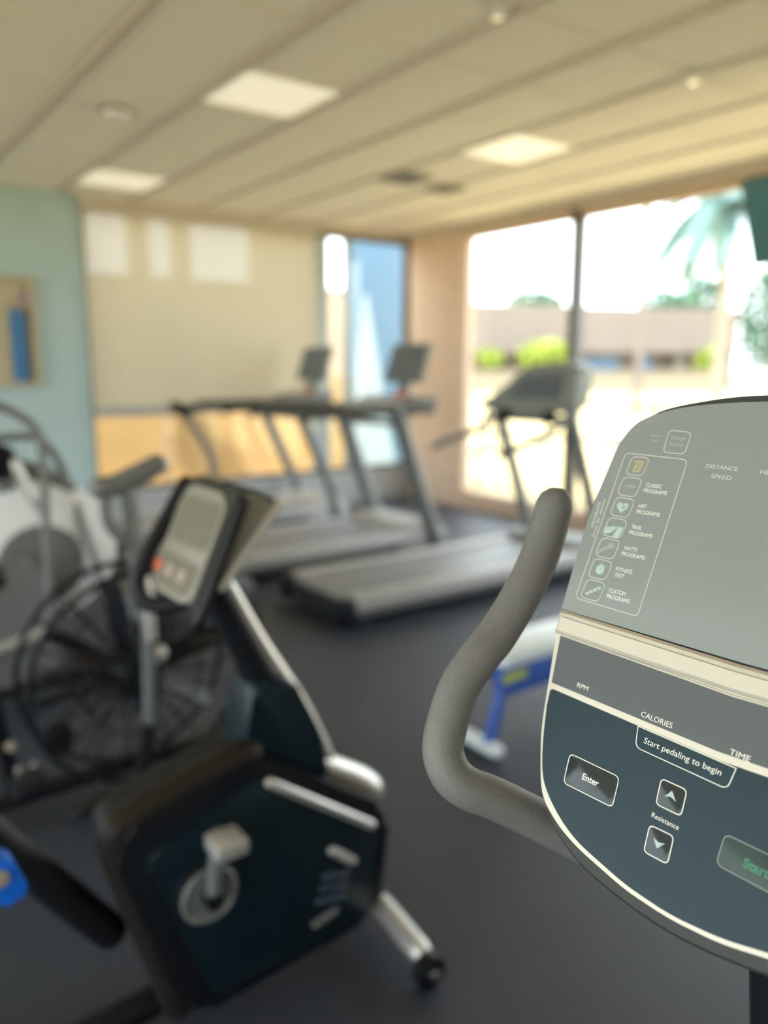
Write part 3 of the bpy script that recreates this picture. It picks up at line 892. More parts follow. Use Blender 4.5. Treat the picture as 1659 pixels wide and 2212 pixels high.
def near_console():
    # wedge shaped console: near cheek profile (x, z), swept across y
    yn, yf = 1.43, 1.675
    cheek = [(0.580, 1.025), (0.682, 1.250), (0.715, 1.262), (0.777, 1.225), (0.640, 1.070)]
    shell = obj('console', Pr(round_poly(cheek, [0.012, 0.012, 0.02, 0.012, 0.02], 4), XZ, yn, yf, 0.008, 2), 'shell', nb, label='wedge shaped console with pale face')
    a, b = Vector((0.580, 0, 1.025)), Vector((0.682, 0, 1.250))
    up = (b - a).normalized()
    n = Vector((-up.z, 0, up.x))
    H = (b - a).length
    fn = lambda u, v, d: a + up * v + n * d + Vector((0, yn + u, 0))
    W = yf - yn
    face = round_poly([(0.012, 0.02), (0.05, 0.004), (W - 0.05, 0.004), (W - 0.012, 0.02), (W - 0.012, H - 0.03), (W - 0.05, H - 0.006), (0.05, H - 0.006), (0.012, H - 0.03)], 0.02, 4)
    obj('face_bezel', Pr(face, fn, -0.004, 0.006, 0.003), 'console_tan', shell)
    obj('display', Pr(round_poly([(0.03, 0.115), (W - 0.03, 0.115), (W - 0.03, H - 0.03), (0.03, H - 0.03)], 0.015, 4), fn, 0.004, 0.0085), 'console_face', shell)
    obj('keypad', Pr(round_poly([(0.04, 0.018), (W - 0.04, 0.018), (W - 0.025, 0.085), (0.025, 0.085)], 0.025, 4), fn, 0.004, 0.0085), 'console_face', shell)
    for k in range(3):
        obj('key', Pr(round_poly([(0.07 + k * 0.065, 0.04), (0.105 + k * 0.065, 0.04), (0.105 + k * 0.065, 0.065), (0.07 + k * 0.065, 0.065)], 0.006, 3), fn, 0.008, 0.010), 'red' if k == 2 else 'tan_edge', shell)
    obj('cheek_edge', Tb([(0.640, yn - 0.002, 1.066), (0.777, yn - 0.002, 1.224)], 0.010, 8), 'silver', shell, label='silver edge of the console')
    obj('cheek_panel', Pr(round_poly([(0.598, 1.038), (0.688, 1.243), (0.715, 1.253), (0.766, 1.220), (0.640, 1.076)], 0.01, 3), XZ, yn - 0.004, yn + 0.002), 'console_tan', shell)
    for q, y in ((1, yf + 0.10), (-1, yn + 0.01)):
        if q > 0:
            pts = [(0.684, 1.695, 1.240), (0.632, 1.69, 1.162), (0.578, 1.685, 1.083), (0.556, 1.68, 1.03), (0.575, 1.65, 0.985), (0.65, 1.60, 0.995)]
        else:
            pts = [(0.688, y - 0.025, 1.235), (0.645, y - 0.025, 1.14), (0.60, y - 0.025, 1.04), (0.585, y - 0.01, 0.995), (0.61, y + 0.05, 0.98), (0.66, 1.55, 1.0)]
        obj('handlebar', Tb(pts, 0.018 if q > 0 else 0.012, 12, 6), 'black', nb)
near_console()
# blue adjuster with its bolt, on the seat tube of the near bike
bm = bmesh.new()
prism(bm, round_poly([(0.10, 0.655), (0.215, 0.650), (0.245, 0.565), (0.225, 0.550), (0.185, 0.556), (0.17, 0.61), (0.10, 0.615)], 0.015, 4), XZ, 1.42, 1.46, 0.010, 2)
obj('seat_adjuster', bm, 'blue', nb, label='bright blue seat adjusting lever')
obj('adjuster_bolt', La([(0.014, 0.0), (0.014, -0.01), (0.006, -0.013)], (0.198, 1.42, 0.612), 'y', 14), 'tan_edge', nb)
obj('adjuster_shaft', Tb([(0.15, 1.44, 0.62), (0.18, 1.56, 0.64)], 0.014, 10), 'chrome', nb)

# ------------------------------------------------------------------ fan bike
def fan_bike():
    y = 2.72
    cx, cz, R = 0.87, 0.43, 0.375
    t = thing('fan_bike', 'black fan bike with round wire cage behind the near bike', 'exercise bike', (cx, y, 0))
    cage = bmesh.new()
    for s in (-1, 1):
        torus(cage, (cx, y + s * 0.09, cz), R, 0.011, 48, 8)
        torus(cage, (cx, y + s * 0.105, cz), R * 0.55, 0.004, 32, 6)
    obj('fan_cage', cage, 'black_metal', t)
    for s in (-1, 1):
        for k in range(20):
            a = 2 * math.pi * k / 20
            ca, sa = math.cos(a), math.sin(a)
            obj('cage_wire', Tb([(cx + 0.07 * ca, y + s * 0.11, cz + 0.07 * sa), (cx + R * 0.6 * ca, y + s * 0.11, cz + R * 0.6 * sa), (cx + R * ca, y + s * 0.09, cz + R * sa)], 0.004, 6), 'black_metal', t)
    hub = obj('fan_hub', La([(0.02, 0.12), (0.07, 0.11), (0.075, 0.0), (0.07, -0.11), (0.028, -0.12), (0.026, -0.14), (0.008, -0.143)], (cx, y, cz), 'y', 24), 'black_metal', t)
    obj('hub_cap', La([(0.030, 0.0), (0.030, -0.012), (0.016, -0.020)], (0.905, y - 0.16, 0.527), 'y', 16), 'silver', t)
    for k in range(8):
        a = 2 * math.pi * k / 8 + 0.2
        m = Matrix.Translation((cx, y, cz)) @ Matrix.Rotation(-a, 4, 'Y') @ Matrix.Rotation(0.5, 4, 'X')
        obj('fan_blade', box(bmesh.new(), 0.07, -0.05, -0.004, R - 0.04, 0.05, 0.004, 0.0, m), 'black', hub, False)
    # footpegs and struts catching the light
    for (x0, z0, x1, z1, r) in ((0.63, 0.565, 0.74, 0.545, 0.016), (1.05, 0.535, 1.17, 0.515, 0.016), (0.60, 0.03, 0.86, 0.10, 0.02)):
        obj('footrest', Tb([(x0, y - 0.15, z0), (x1, y - 0.15, z1)], r, 8), 'brown_rim', t)
    obj('main_frame', tube(Tb([(cx + 0.55, y, 0.06), (cx + 0.10, y, 0.08), (cx - 0.62, y, 0.06)], 0.03, 10), [(cx - 0.05, y - 0.15, 0.06), (cx + 0.02, y - 0.15, 0.42), (cx - 0.03, y - 0.14, 0.62)], 0.026, 10), 'black_metal', t)
    for x in (cx + 0.55, cx - 0.62):
        obj('stabilizer', Tb([(x, y - 0.25, 0.035), (x, y + 0.25, 0.035)], 0.03, 10), 'black_metal', t)
    # arms with foam grips
    for s in (-1, 1):
        yy = y + s * 0.17
        obj('arm', Tb([(cx - 0.01, yy, 0.30), (cx + 0.0, yy, 0.62), (cx - 0.03, yy, 0.90), (cx - 0.045, yy, 1.10)] if s < 0 else [(cx + 0.05, yy, 0.36), (cx + 0.10, yy, 0.62), (cx + 0.09, yy, 0.95), (cx + 0.08, yy, 1.08)], 0.021, 10, 5), 'charcoal' if s < 0 else 'grey', t)
    obj('arm_sleeve', Tb([(cx + 0.005, y - 0.195, 0.60), (cx - 0.005, y - 0.195, 0.80)], 0.018, 10), 'silver', t)
    obj('grip', Tb([(0.745, y - 0.17, 1.118), (0.80, y - 0.17, 1.125), (0.93, y - 0.17, 1.178)], 0.037, 14, 4), 'grey', t)
    obj('grip', Tb([(0.93, y + 0.17, 1.09), (1.02, y + 0.17, 1.10)], 0.028, 12), 'charcoal', t)
    obj('grip_bracket', Tb([(0.755, y - 0.17, 1.10), (0.765, y - 0.17, 1.0), (0.825, y - 0.17, 0.92)], 0.020, 8, 4), 'charcoal', t)
    obj('seat_post', Tb([(cx - 0.42, y, 0.08), (cx - 0.52, y, 0.80)], 0.028, 10), 'black_metal', t)
    sad = round_poly([(-0.15, -0.12), (0.14, -0.03), (0.14, 0.03), (-0.15, 0.12)], 0.05, 4)
    obj('saddle', Pr(sad, lambda a, b, d: Vector((cx - 0.53 + a, y + b, d)), 0.80, 0.87, 0.02, 2), 'black', t)
    # crank with chrome bolts low down
    obj('crank', La([(0.05, 0.012), (0.05, -0.012), (0.02, -0.02)], (cx - 0.30, y - 0.12, 0.30), 'y', 24), 'black_metal', t)
    for (x, z, m) in ((0.42, 0.335, 'tan_edge'), (0.44, 0.245, 'chrome'), (0.485, 0.25, 'chrome'), (0.46, 0.205, 'chrome')):
        obj('bolt', La([(0.015, 0.0), (0.015, -0.012), (0.007, -0.016)], (x, y - 0.17, z), 'y', 12), m, t)
    obj('pedal', B(0.40, y - 0.30, 0.21, 0.50, y - 0.18, 0.24, 0.008), 'black', t)
    obj('pedal', B(cx - 0.28, y + 0.16, 0.36, cx - 0.18, y + 0.27, 0.39, 0.008), 'black', t)
fan_bike()

# ------------------------------------------------------------------ elliptical by the blue wall
def elliptical():
    y = 3.75
    t = thing('elliptical_trainer', 'elliptical trainer with white round shroud and curved grey arms by the blue wall', 'elliptical trainer', (0.75, y, 0))
    disc = La([(0.03, 0.055), (0.29, 0.05), (0.315, 0.03), (0.315, -0.03), (0.29, -0.05), (0.03, -0.055)], (0.83, y, 0.68), 'y', 40)
    obj('flywheel_shroud', disc, 'white_plastic', t, label='white round flywheel shroud')
    obj('shroud_inlay', La([(0.02, -0.062), (0.18, -0.060), (0.19, -0.05)], (0.80, y, 0.62), 'y', 32), 'grey', t)
    body = round_poly([(0.62, 1.08), (0.74, 1.04), (0.98, 0.93), (1.02, 0.70), (0.90, 0.30), (0.60, 0.12), (0.36, 0.12), (0.40, 0.60)], 0.06, 4)
    obj('shroud', Pr(body, XZ, y + 0.07, y + 0.20, 0.03, 2), 'white_plastic', t)
    obj('lower_shroud', Pr(round_poly([(0.42, 0.66), (0.74, 0.70), (0.86, 0.45), (0.80, 0.12), (0.40, 0.12)], 0.05, 4), XZ, y - 0.14, y - 0.065, 0.02, 2), 'grey', t)
    obj('shroud_cap', Tb([(0.74, y - 0.02, 1.07), (0.86, y - 0.02, 1.02), (0.95, y - 0.02, 0.95)], 0.035, 10, 4), 'charcoal', t)
    obj('arm', Tb([(0.42, y - 0.22, 1.345), (0.62, y - 0.22, 1.345), (0.70, y - 0.22, 1.315), (0.775, y - 0.22, 1.255), (0.80, y - 0.22, 1.18), (0.80, y - 0.22, 0.95), (0.78, y - 0.22, 0.42)], 0.018, 12, 6), 'grey', t)
    obj('arm', Tb([(0.62, y, 1.19), (0.75, y, 1.195), (0.84, y, 1.185), (0.91, y, 1.096), (0.955, y - 0.02, 0.954), (0.99, y - 0.06, 0.776), (1.035, y - 0.10, 0.557), (1.04, y - 0.10, 0.35)], 0.018, 12, 6), 'grey', t)
    obj('console', Pr(round_poly([(0.48, 1.02), (0.70, 1.04), (0.715, 1.16), (0.62, 1.19), (0.46, 1.17)], 0.03, 4), XZ, y - 0.16, y + 0.14, 0.015, 2), 'black', t)
    obj('mast', Tb([(0.68, y + 0.0, 1.06), (0.74, y + 0.03, 0.70), (0.80, y + 0.05, 0.20)], 0.04, 10), 'charcoal', t)
    obj('chrome_link', Tb([(0.70, y - 0.20, 1.10), (0.74, y - 0.20, 0.98), (0.80, y - 0.20, 0.86)], 0.022, 8, 4), 'silver', t)
    obj('base_rail', tube(Tb([(-0.75, y, 0.06), (1.15, y, 0.06)], 0.04, 10), [(1.1, y - 0.3, 0.04), (1.1, y + 0.3, 0.04)], 0.035, 10), 'black_metal', t)
    obj('rear_stabilizer', Tb([(-0.75, y - 0.3, 0.04), (-0.75, y + 0.3, 0.04)], 0.035, 10), 'black_metal', t)
    for s, z in ((-1, 0.24), (1, 0.40)):
        obj('pedal_arm', Tb([(-0.65, y + s * 0.2, 0.16), (0.2, y + s * 0.2, z), (0.75, y + s * 0.2, z + 0.12)], 0.022, 10), 'silver', t)
        obj('foot_plate', B(-0.20, y + s * 0.2 - 0.08, z - 0.01, 0.16, y + s * 0.2 + 0.08, z + 0.02, 0.01), 'black', t)
elliptical()

# ------------------------------------------------------------------ stepper with the S-curved handle
def stepper():
    y = 4.66
    t = thing('stepper', 'stepper with an S-curved grey handle rising before the far window', 'stepper', (1.9, y, 0))
    S = [(1.845, 1.245), (1.885, 1.22), (1.942, 1.150), (2.05, 0.965), (2.07, 0.855), (2.025, 0.71), (1.965, 0.56), (1.96, 0.40), (1.98, 0.16)]
    obj('curved_handle', Tb([(x, y, z) for x, z in S], 0.030, 12, 6), 'stepper_tube', t)
    obj('handle_grip', Tb([(1.835, y - 0.10, 1.245), (1.855, y, 1.250), (1.87, y + 0.10, 1.255)], 0.036, 12, 4), 'black', t)
    obj('display', Pr(round_poly([(1.83, 1.21), (1.92, 1.20), (1.94, 1.255), (1.85, 1.275)], 0.01, 3), XZ, y - 0.06, y + 0.06, 0.008), 'black', t)
    obj('base', Pr(round_poly([(1.45, 0.0), (2.25, 0.0), (2.20, 0.17), (2.0, 0.24), (1.5, 0.12)], 0.04, 4), XZ, y - 0.22, y + 0.22, 0.02, 2), 'grey', t)
    for s in (-1, 1):
        obj('step_pedal', B(1.35, y + s * 0.14 - 0.08, 0.25 + s * 0.05, 1.75, y + s * 0.14 + 0.08, 0.29 + s * 0.05, 0.01), 'charcoal', t)
        obj('step_link', Tb([(1.70, y + s * 0.14, 0.27 + s * 0.05), (2.02, y + s * 0.14, 0.18)], 0.018, 8), 'silver', t)
stepper()

# ------------------------------------------------------------------ treadmills
def treadmill(xr, xf, yc, W, label, hooded, base=(4.60, 0.30), top=(4.25, 1.19), railx=3.1):
    t = thing('treadmill', label, 'treadmill', ((xr + xf) / 2, yc, 0), 'row of treadmills facing the windows')
    h = W / 2
    obj('deck', B(xr + 0.02, yc - h + 0.03, 0.05, xf - 0.45, yc + h - 0.03, 0.15, 0.01), 'charcoal', t)
    obj('running_belt', B(xr + 0.04, yc - h + 0.09, 0.145, xf - 0.42, yc + h - 0.09, 0.172, 0.008), 'belt', t)
    for s in (-1, 1):
        y0 = yc + s * (h - 0.045)
        obj('side_rail', B(xr + 0.06, y0 - 0.048, 0.10, xf - 0.35, y0 + 0.048, 0.195, 0.015), 'rail', t)
        obj('end_cap', B(xr - 0.03, y0 - 0.05, 0.035, xr + 0.07, y0 + 0.05, 0.185, 0.02), 'black', t)
        obj('foot', La([(0.03, 0.0), (0.03, 0.03), (0.015, 0.06)], (xr + 0.12, y0, 0.0), 'z', 14), 'black', t)
        obj('foot', La([(0.03, 0.0), (0.03, 0.03), (0.015, 0.06)], (xf - 0.15, y0, 0.0), 'z', 14), 'black', t)
    obj('rear_roller', Tb([(xr + 0.02, yc - h + 0.07, 0.115), (xr + 0.02, yc + h - 0.07, 0.115)], 0.045, 12), 'black', t)
    hood = round_poly([(xf - 0.52, 0.05), (xf, 0.05), (xf + 0.02, 0.16), (xf - 0.10, 0.26), (xf - 0.38, 0.235)], 0.04, 4)
    obj('motor_hood', Pr(hood, XZ, yc - h + 0.02, yc + h - 0.02, 0.03, 2), 'rail' if not hooded else 'grey', t)
    for s in (-1, 1):
        y0 = yc + s * (h - 0.03)
        ur = 0.05 if hooded else (0.066 if yc < 6 else 0.052)
        P = [(base[0] + 0.05, y0, 0.10), (base[0], y0, base[1]), (top[0], y0, top[1])]
        obj('upright', Tb(P, ur, 12, 0, sq=0.8), 'charcoal', t)
        if hooded:
            rp = [(top[0] + 0.02, y0, 1.16), (top[0] - 0.25, y0, 1.02), (top[0] - 0.55, y0, 0.96), (top[0] - 0.62, y0, 0.93)]
        else:
            rp = [(top[0] + 0.35, y0, top[1] + 0.02), (top[0], y0, top[1] + 0.015), (railx, y0, top[1] + 0.015), (railx - 0.05, y0, top[1] - 0.01)]
        obj('handrail', Tb(rp, 0.026 if hooded else 0.036, 12), 'charcoal' if hooded else 'rail_dark', t)
    if hooded:
        x = top[0] + 0.03
        # fin shaped hood seen against the window
        prof = round_poly([(0.55, 1.195), (0.30, 1.34), (0.16, 1.46), (0.02, 1.515), (-0.30, 1.525), (-0.385, 1.49), (-0.40, 1.20), (-0.20, 1.165), (0.10, 1.15), (0.40, 1.18)], 0.05, 4)
        obj('console_hood', Pr(prof, lambda a, b, d: Vector((x + d + 0.25 * (b - 1.2), yc + a, b)), -0.07, 0.09, 0.03, 3), 'hood', t)
        obj('display', Pr(round_poly([(-0.27, 1.27), (0.22, 1.27), (0.12, 1.42), (-0.27, 1.46)], 0.02, 4), lambda a, b, d: Vector((x + d + 0.25 * (b - 1.2), yc + a, b)), -0.078, -0.06), 'screen', t)
        obj('crossbar', Tb([(top[0] - 0.02, yc - h + 0.03, 1.13), (top[0] - 0.02, yc + h - 0.03, 1.13)], 0.03, 12), 'charcoal', t)
        for s in (-1, 1):
            obj('cup_holder', La([(0.045, 0.0), (0.05, 0.09), (0.042, 0.09), (0.038, 0.01)], (top[0] - 0.06, yc + s * 0.22, 1.10), 'z', 18), 'black', t)
    else:
        x = top[0] + 0.30
        # tray, tilted screen and stop button
        obj('console_tray', Pr(round_poly([(x - 0.32, 1.13), (x + 0.10, 1.17), (x + 0.13, 1.26), (x - 0.05, 1.25), (x - 0.28, 1.17)], 0.02, 4), XZ, yc - h + 0.05, yc + h - 0.05, 0.012, 2), 'grey', t)
        tl = lambda a, b, d: Vector((x + 0.02 + 0.34 * b + d, yc + a, 1.32 + b))
        obj('screen_neck', Tb([(x + 0.03, yc, 1.22), (x + 0.12, yc, 1.42)], 0.05, 10), 'charcoal', t)
        scr = obj('screen_case', Pr(round_poly([(-0.24, 0.04), (0.24, 0.04), (0.24, 0.36), (-0.24, 0.36)], 0.02, 4), tl, 0.0, 0.05, 0.008), 'charcoal', t)
        obj('display', Pr(round_poly([(-0.22, 0.06), (0.22, 0.06), (0.22, 0.34), (-0.22, 0.34)], 0.01, 3), tl, -0.004, 0.002), 'screen', scr)
        obj('stop_button', La([(0.045, 0.0), (0.045, 0.025), (0.03, 0.035)], (x - 0.02, yc - 0.06, 1.25), 'z', 18), 'red', t)
        obj('key_plate', B(x - 0.16, yc - 0.2, 1.205, x - 0.06, yc + 0.2, 1.235, 0.008), 'silver', t)
        obj('crossbar', Tb([(top[0] - 0.02, yc - h + 0.03, top[1] - 0.08), (top[0] - 0.02, yc + h - 0.03, top[1] - 0.08)], 0.026, 12), 'charcoal', t)
    return t
treadmill(2.40, 4.78, 4.02, 0.76, 'nearest treadmill, with a fin shaped hooded console before the bright window', True)
treadmill(1.95, 4.22, 5.33, 0.86, 'grey treadmill whose upright screen stands before the blue outdoor wall', False, (4.05, 0.26), (3.72, 1.14), 2.95)
treadmill(1.95, 4.22, 6.72, 0.76, 'farthest treadmill, its screen beside the edge of the roller shade', False, (4.02, 0.36), (3.66, 1.13), 3.02)

# ------------------------------------------------------------------ blue bench beyond the grip
def bench():
    t = thing('exercise_bench', 'low blue exercise bench with pale shiny pad, seen past the console grip', 'bench', (2.35, 2.16, 0))
    obj('pad', B(2.10, 2.08, 0.335, 2.90, 2.30, 0.40, 0.022), 'pad', t)
    obj('side_beam', B(2.08, 2.085, 0.225, 2.90, 2.125, 0.335, 0.008), 'blue_frame', t)
    obj('side_beam', B(2.08, 2.255, 0.225, 2.90, 2.295, 0.335, 0.008), 'blue_frame', t)
    obj('label_band', B(2.09, 2.081, 0.285, 2.22, 2.0865, 0.325), 'lime', t, False)
    for x, dx in ((2.11, -0.07), (2.85, 0.06)):
        for yy in (2.105, 2.275):
            obj('leg', Tb([(x, yy, 0.27), (x + dx, yy, 0.035)], 0.026, 12), 'blue_frame', t)
        obj('foot', Tb([(x + dx + 0.0, 2.06, 0.032), (x + dx, 2.30, 0.032)], 0.030, 12), 'pad', t)
bench()

# ------------------------------------------------------------------ outdoors
struct('ground', B(-80, -80, -0.25, 120, 110, -0.05), 'paving')
def leaves(bm, c, r, n, size, flat=1.0):
    c = Vector(c)
    for _ in range(n):
        while True:
            p = Vector((random.uniform(-1, 1), random.uniform(-1, 1), random.uniform(-1, 1)))
            if 0.3 < p.length < 1:
                break
        p = c + Vector((p.x * r[0], p.y * r[1], p.z * r[2]))
        q = Matrix.Rotation(random.uniform(0, 6.3), 3, 'Z') @ Matrix.Rotation(random.uniform(-1.2, 1.2), 3, 'X')
        s = size * random.uniform(0.6, 1.3)
        vs = [bm.verts.new(p + q @ Vector(v)) for v in ((0, -s, 0), (s * 0.45, 0, s * 0.12), (0, s, 0), (-s * 0.45, 0, s * 0.12))]
        bm.faces.new(vs)
    return bm
def shrub(name, label, cat, c, r, n, size, mat, group=None):
    t = thing(name, label, cat, (c[0], c[1], -0.05), group)
    obj('foliage', leaves(bmesh.new(), c, r, n, size), mat, t, False)
    obj('stem', Tb([(c[0], c[1], -0.05), (c[0], c[1], c[2])], max(0.02, r[0] * 0.06), 8), 'bark', t)
    return t

# patio wall behind the roller shade, with three openings to the sky
yw = 8.9
def patio_wall():
    t = thing('patio_wall', 'tan patio wall with three openings to the sky, behind the roller shade', 'wall', (3.5, yw, -0.05))
    obj('wall_body', B(0.5, yw, -0.05, 6.02, yw + 0.2, 2.46), 'garden', t, False)
    for x0, x1 in ((3.11, 3.30), (3.61, 3.78), (4.60, 5.47)):
        obj('pier', B(x0, yw, 2.46, x1, yw + 0.2, 3.4), 'garden', t, False)
    obj('pier', B(0.5, yw, 2.46, 2.63, yw + 0.2, 3.4), 'garden', t, False)
    obj('wall_cap', B(0.5, yw - 0.02, 2.44, 6.02, yw + 0.22, 2.47, 0.005), 'garden', t)
patio_wall()
shrub('bush', 'yellow green bush glimpsed through the roller shade', 'bush', (3.17, 8.3, 1.66), (0.30, 0.28, 0.46), 700, 0.11, 'leaf_lime')
t = thing('blue_wall_panel', 'sky blue outdoor wall beyond the corner glass', 'wall', (6.2, 8.7, -0.05))
obj('wall_body', B(5.84, 8.65, -0.05, 7.1, 8.85, 3.5), 'shade_blue', t, False)
obj('sunlit_wedge', Pr([(5.98, 2.40), (6.03, 2.40), (6.45, 0.3), (6.45, 0.0), (5.84, 0.0), (5.84, 1.2)], XZ, 8.63, 8.652), 'sunlit_wedge', t, False)  # wedge-shaped plate painted as a patch of sun on the blue wall

# far building in front of the right window, facing the camera
FWD = Vector((math.sin(YAW), math.cos(YAW), 0))
RGT = Vector((math.cos(YAW), -math.sin(YAW), 0))
def far_building():
    dist = 52.0
    base = FWD * dist
    fn = lambda u, v, d: base + RGT * u + Vector((0, 0, v)) + FWD * d
    t = thing('building', 'flat roofed pinkish tan building across the paving', 'building', base + RGT * 14)
    px = lambda p: (p - 829.5) / 1720 * 51.0
    pz = lambda q: 1.5 + (790 - q) / 1720 * 52.6
    obj('parapet', Pr([(px(935), pz(763)), (px(1590), pz(763)), (px(1590), pz(675)), (px(1230), pz(668)), (px(935), pz(660))], fn, 0, 6), 'stucco', t, False)
    obj('wall_body', Pr([(px(935), -0.05), (px(1590), -0.05), (px(1590), pz(763)), (px(935), pz(763))], fn, 1.4, 6), 'stucco', t, False)
    for p0, p1 in ((1465, 1478), (1540, 1592)):
        obj('column', Pr([(px(p0), -0.05), (px(p1), -0.05), (px(p1), pz(762)), (px(p0), pz(762))], fn, 0.3, 1.4), 'stucco', t, False)
    for p0, p1, q0, q1, m in ((1270, 1350, 803, 770, 'car_glass'), (1385, 1425, 803, 768, 'car_glass'), (1482, 1530, 803, 760, 'wood')):
        obj('window', Pr([(px(p0), pz(q0)), (px(p1), pz(q0)), (px(p1), pz(q1)), (px(p0), pz(q1))], fn, 1.3, 1.42), m, t, False)
    # low cream wall along the front
    g = thing('low_wall', 'low cream wall along the front of the flat roofed building', 'wall', base + RGT * 12 - FWD * 4)
    obj('wall_body', Pr([(-2, -0.05), (20, -0.05), (20, 1.08), (-2, 1.08)], fn, -4.2, -3.8), 'cream_wall', g, False)
    obj('coping', Pr([(-2, 1.08), (20, 1.08), (20, 1.2), (-2, 1.2)], fn, -4.3, -3.7), 'cream_wall', g, False)
    c = fn(px(1505), 1.5, -1.6)
    shrub('bush', 'lime green shrub in the doorway recess of the flat roofed building', 'bush', (c.x, c.y, 1.75), (0.65, 0.65, 0.85), 300, 0.22, 'leaf_lime')
    c = fn(px(1165), 2, -2.0)
    shrub('bush', 'broad yellow green bush in front of the building, over the treadmill hood', 'bush', (c.x, c.y, 2.05), (1.9, 1.6, 0.95), 700, 0.3, 'leaf_lime')
    c = fn(px(1050), 1.6, -2.0)
    shrub('bush', 'small yellow green bush nearest the beige corner pier', 'bush', (c.x, c.y, 1.9), (0.9, 0.8, 0.7), 260, 0.25, 'leaf_lime')
    for k, (p, dd, z, r, n) in enumerate(((1150, 11, 6.0, (2.6, 2, 1.2), 500), (1430, 11, 5.9, (2.2, 2, 1.4), 500), (1510, 17, 7.2, (2.2, 2, 1.8), 500), (1660, 11, 4.9, (2.6, 2.4, 4.2), 1400), (1760, 20, 6.2, (4.4, 3, 5.4), 1400))):
        c = fn(px(p) * (52 + dd) / 52, 0, dd)
        shrub('tree', ['tree top just showing over the roof near the window mullion', 'green tree behind the roof, nearest the pale post', 'green tree behind the roof beside the palm trunk', 'blue green tree at the end of the building', 'tall blue green tree beneath the television'][k], 'tree', (c.x, c.y, z), r, n, 0.42, 'leaf_far', 'trees around the far building')
    ln = Pr([(px(1595), -0.049), (px(1900), -0.049), (px(1900), 0.02), (px(1595), 0.02)], fn, -16, -2)
    l = obj('lawn', ln, 'lawn', None, False, kind='structure')
    # white kerb wall by the lawn
    g = thing('kerb_wall', 'white kerb wall beside the lawn', 'wall', fn(px(1625), 0, -1))
    obj('kerb', Pr([(px(1595), -0.05), (px(1900), -0.05), (px(1900), 1.2), (px(1595), 1.2)], fn, -1.2, -0.9), 'white_wall', g, False)
far_building()

def palm():
    base = FWD * 30 + RGT * ((1555 - 829.5) / 1720 * 29.3)
    top = Vector((base.x, base.y, 7.7))
    t = thing('palm_tree', 'tall palm tree with drooping fronds beside the television', 'palm tree', (base.x, base.y, -0.05))
    obj('trunk', Tb([(base.x, base.y, -0.05), (base.x + 0.1, base.y, 3.5), top], lambda q: 0.24 - 0.08 * q, 12, 5), 'bark', t)
    proto = None
    for k in range(26):
        az = 2 * math.pi * k / 26 + random.uniform(-0.15, 0.15)
        el = random.uniform(-0.3, 0.95)
        bm = bmesh.new()
        L = random.uniform(2.9, 3.9)
        d = Vector((math.cos(az), math.sin(az), 0))
        side = Vector((-d.y, d.x, 0))
        pts = []
        for i in range(15):
            q = i / 14
            pts.append(top + d * (L * q * math.cos(el * (1 - q * 0.5))) + Vector((0, 0, L * (math.sin(el) * q - 0.75 * q * q))))
        tube(bm, pts, lambda q: 0.03 * (1.1 - q), 5)
        for i in range(1, 15):
            for s in (-1, 1):
                for j in (0, 0.5):
                    p = pts[i] if not j else (pts[i] + pts[i - 1]) / 2
                    tip = p + side * s * 0.85 * (1 - 0.5 * i / 14) + d * 0.28 + Vector((0, 0, -0.38))
                    a = (pts[i] - pts[i - 1]).normalized() * 0.125
                    vs = [bm.verts.new(v) for v in (p - a, p + a, tip)]
                    bm.faces.new(vs)
        obj('frond', bm, 'frond', t, False)
palm()
pp = FWD * 24 + RGT * ((1384 - 829.5) / 1720 * 23.4)
t = thing('lamp_post', 'slim pale lamp post outside the bright window', 'lamp post', (pp.x, pp.y, -0.05))
obj('post', Tb([(pp.x, pp.y, -0.05), (pp.x, pp.y, 6.6)], 0.12, 10), 'stucco', t)
obj('lamp_arm', Tb([(pp.x, pp.y, 6.5), (pp.x + 0.9, pp.y, 6.8)], 0.05, 8), 'post_grey', t)
obj('lamp_head', B(pp.x + 0.7, pp.y - 0.15, 6.72, pp.x + 1.4, pp.y + 0.15, 6.85, 0.02), 'post_grey', t)

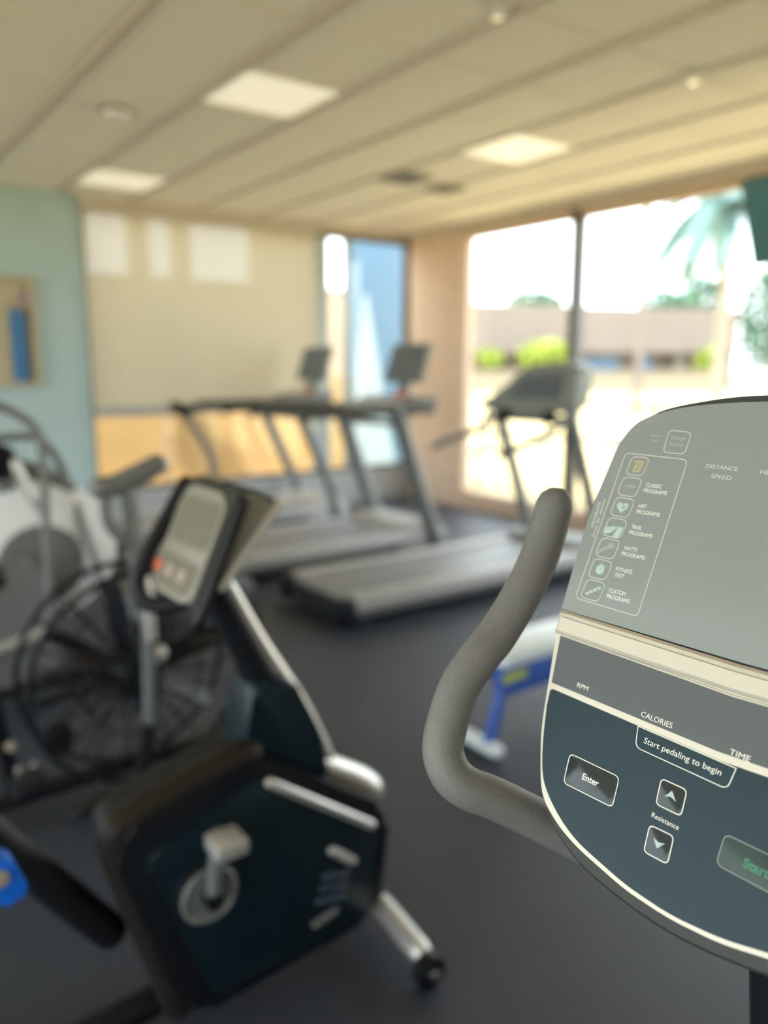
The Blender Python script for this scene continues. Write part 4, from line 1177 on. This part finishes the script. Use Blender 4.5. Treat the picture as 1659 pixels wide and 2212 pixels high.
# patio railing and furniture outside the right window
def railing():
    x = 8.2
    t = thing('patio_railing', 'grey patio railing outside the bright window', 'railing', (x, 6.0, -0.05))
    for z in (1.02, 0.55):
        obj('rail', Tb([(x, 2.4, z), (x, 9.2, z)], 0.022, 8), 'patio_metal', t)
    for y in (2.4, 4.1, 5.8, 7.5, 9.2):
        obj('post', Tb([(x, y, -0.05), (x, y, 1.05)], 0.028, 8), 'patio_metal', t)
railing()
def patio_chair(cx, cy, label):
    t = thing('patio_chair', label, 'chair', (cx, cy, -0.05), 'patio chairs')
    obj('seat', B(cx - 0.22, cy - 0.22, 0.40, cx + 0.22, cy + 0.22, 0.44, 0.015), 'patio_metal', t)
    arch = [(cx + 0.22, cy - 0.20, 0.42), (cx + 0.27, cy - 0.22, 0.72), (cx + 0.29, cy - 0.12, 0.92), (cx + 0.29, cy + 0.12, 0.92), (cx + 0.27, cy + 0.22, 0.72), (cx + 0.22, cy + 0.20, 0.42)]
    obj('back_hoop', Tb(arch, 0.02, 8, 5), 'patio_metal', t)
    for k in (-0.1, 0, 0.1):
        obj('back_slat', Tb([(cx + 0.23, cy + k, 0.44), (cx + 0.285, cy + k, 0.90)], 0.016, 6), 'patio_metal', t)
    for sx in (-0.19, 0.19):
        for sy in (-0.19, 0.19):
            obj('leg', Tb([(cx + sx, cy + sy, 0.41), (cx + sx * 1.15, cy + sy * 1.15, -0.04)], 0.016, 6), 'patio_metal', t)
patio_chair(7.0, 7.55, 'round backed patio chair outside, nearest the beige corner pier')
patio_chair(7.2, 3.9, 'round backed patio chair outside, behind the console top')
t = thing('patio_table', 'round grey patio table outside behind the hooded treadmill', 'table', (7.1, 5.2, -0.05))
obj('table_top', La([(0.02, 0.72), (0.5, 0.72), (0.52, 0.70), (0.5, 0.68), (0.02, 0.68)], (7.1, 5.2, 0), 'z', 32), 'patio_metal', t)
obj('pedestal', La([(0.26, -0.05), (0.26, -0.02), (0.05, 0.02), (0.045, 0.68)], (7.1, 5.2, 0), 'z', 20), 'patio_metal', t)
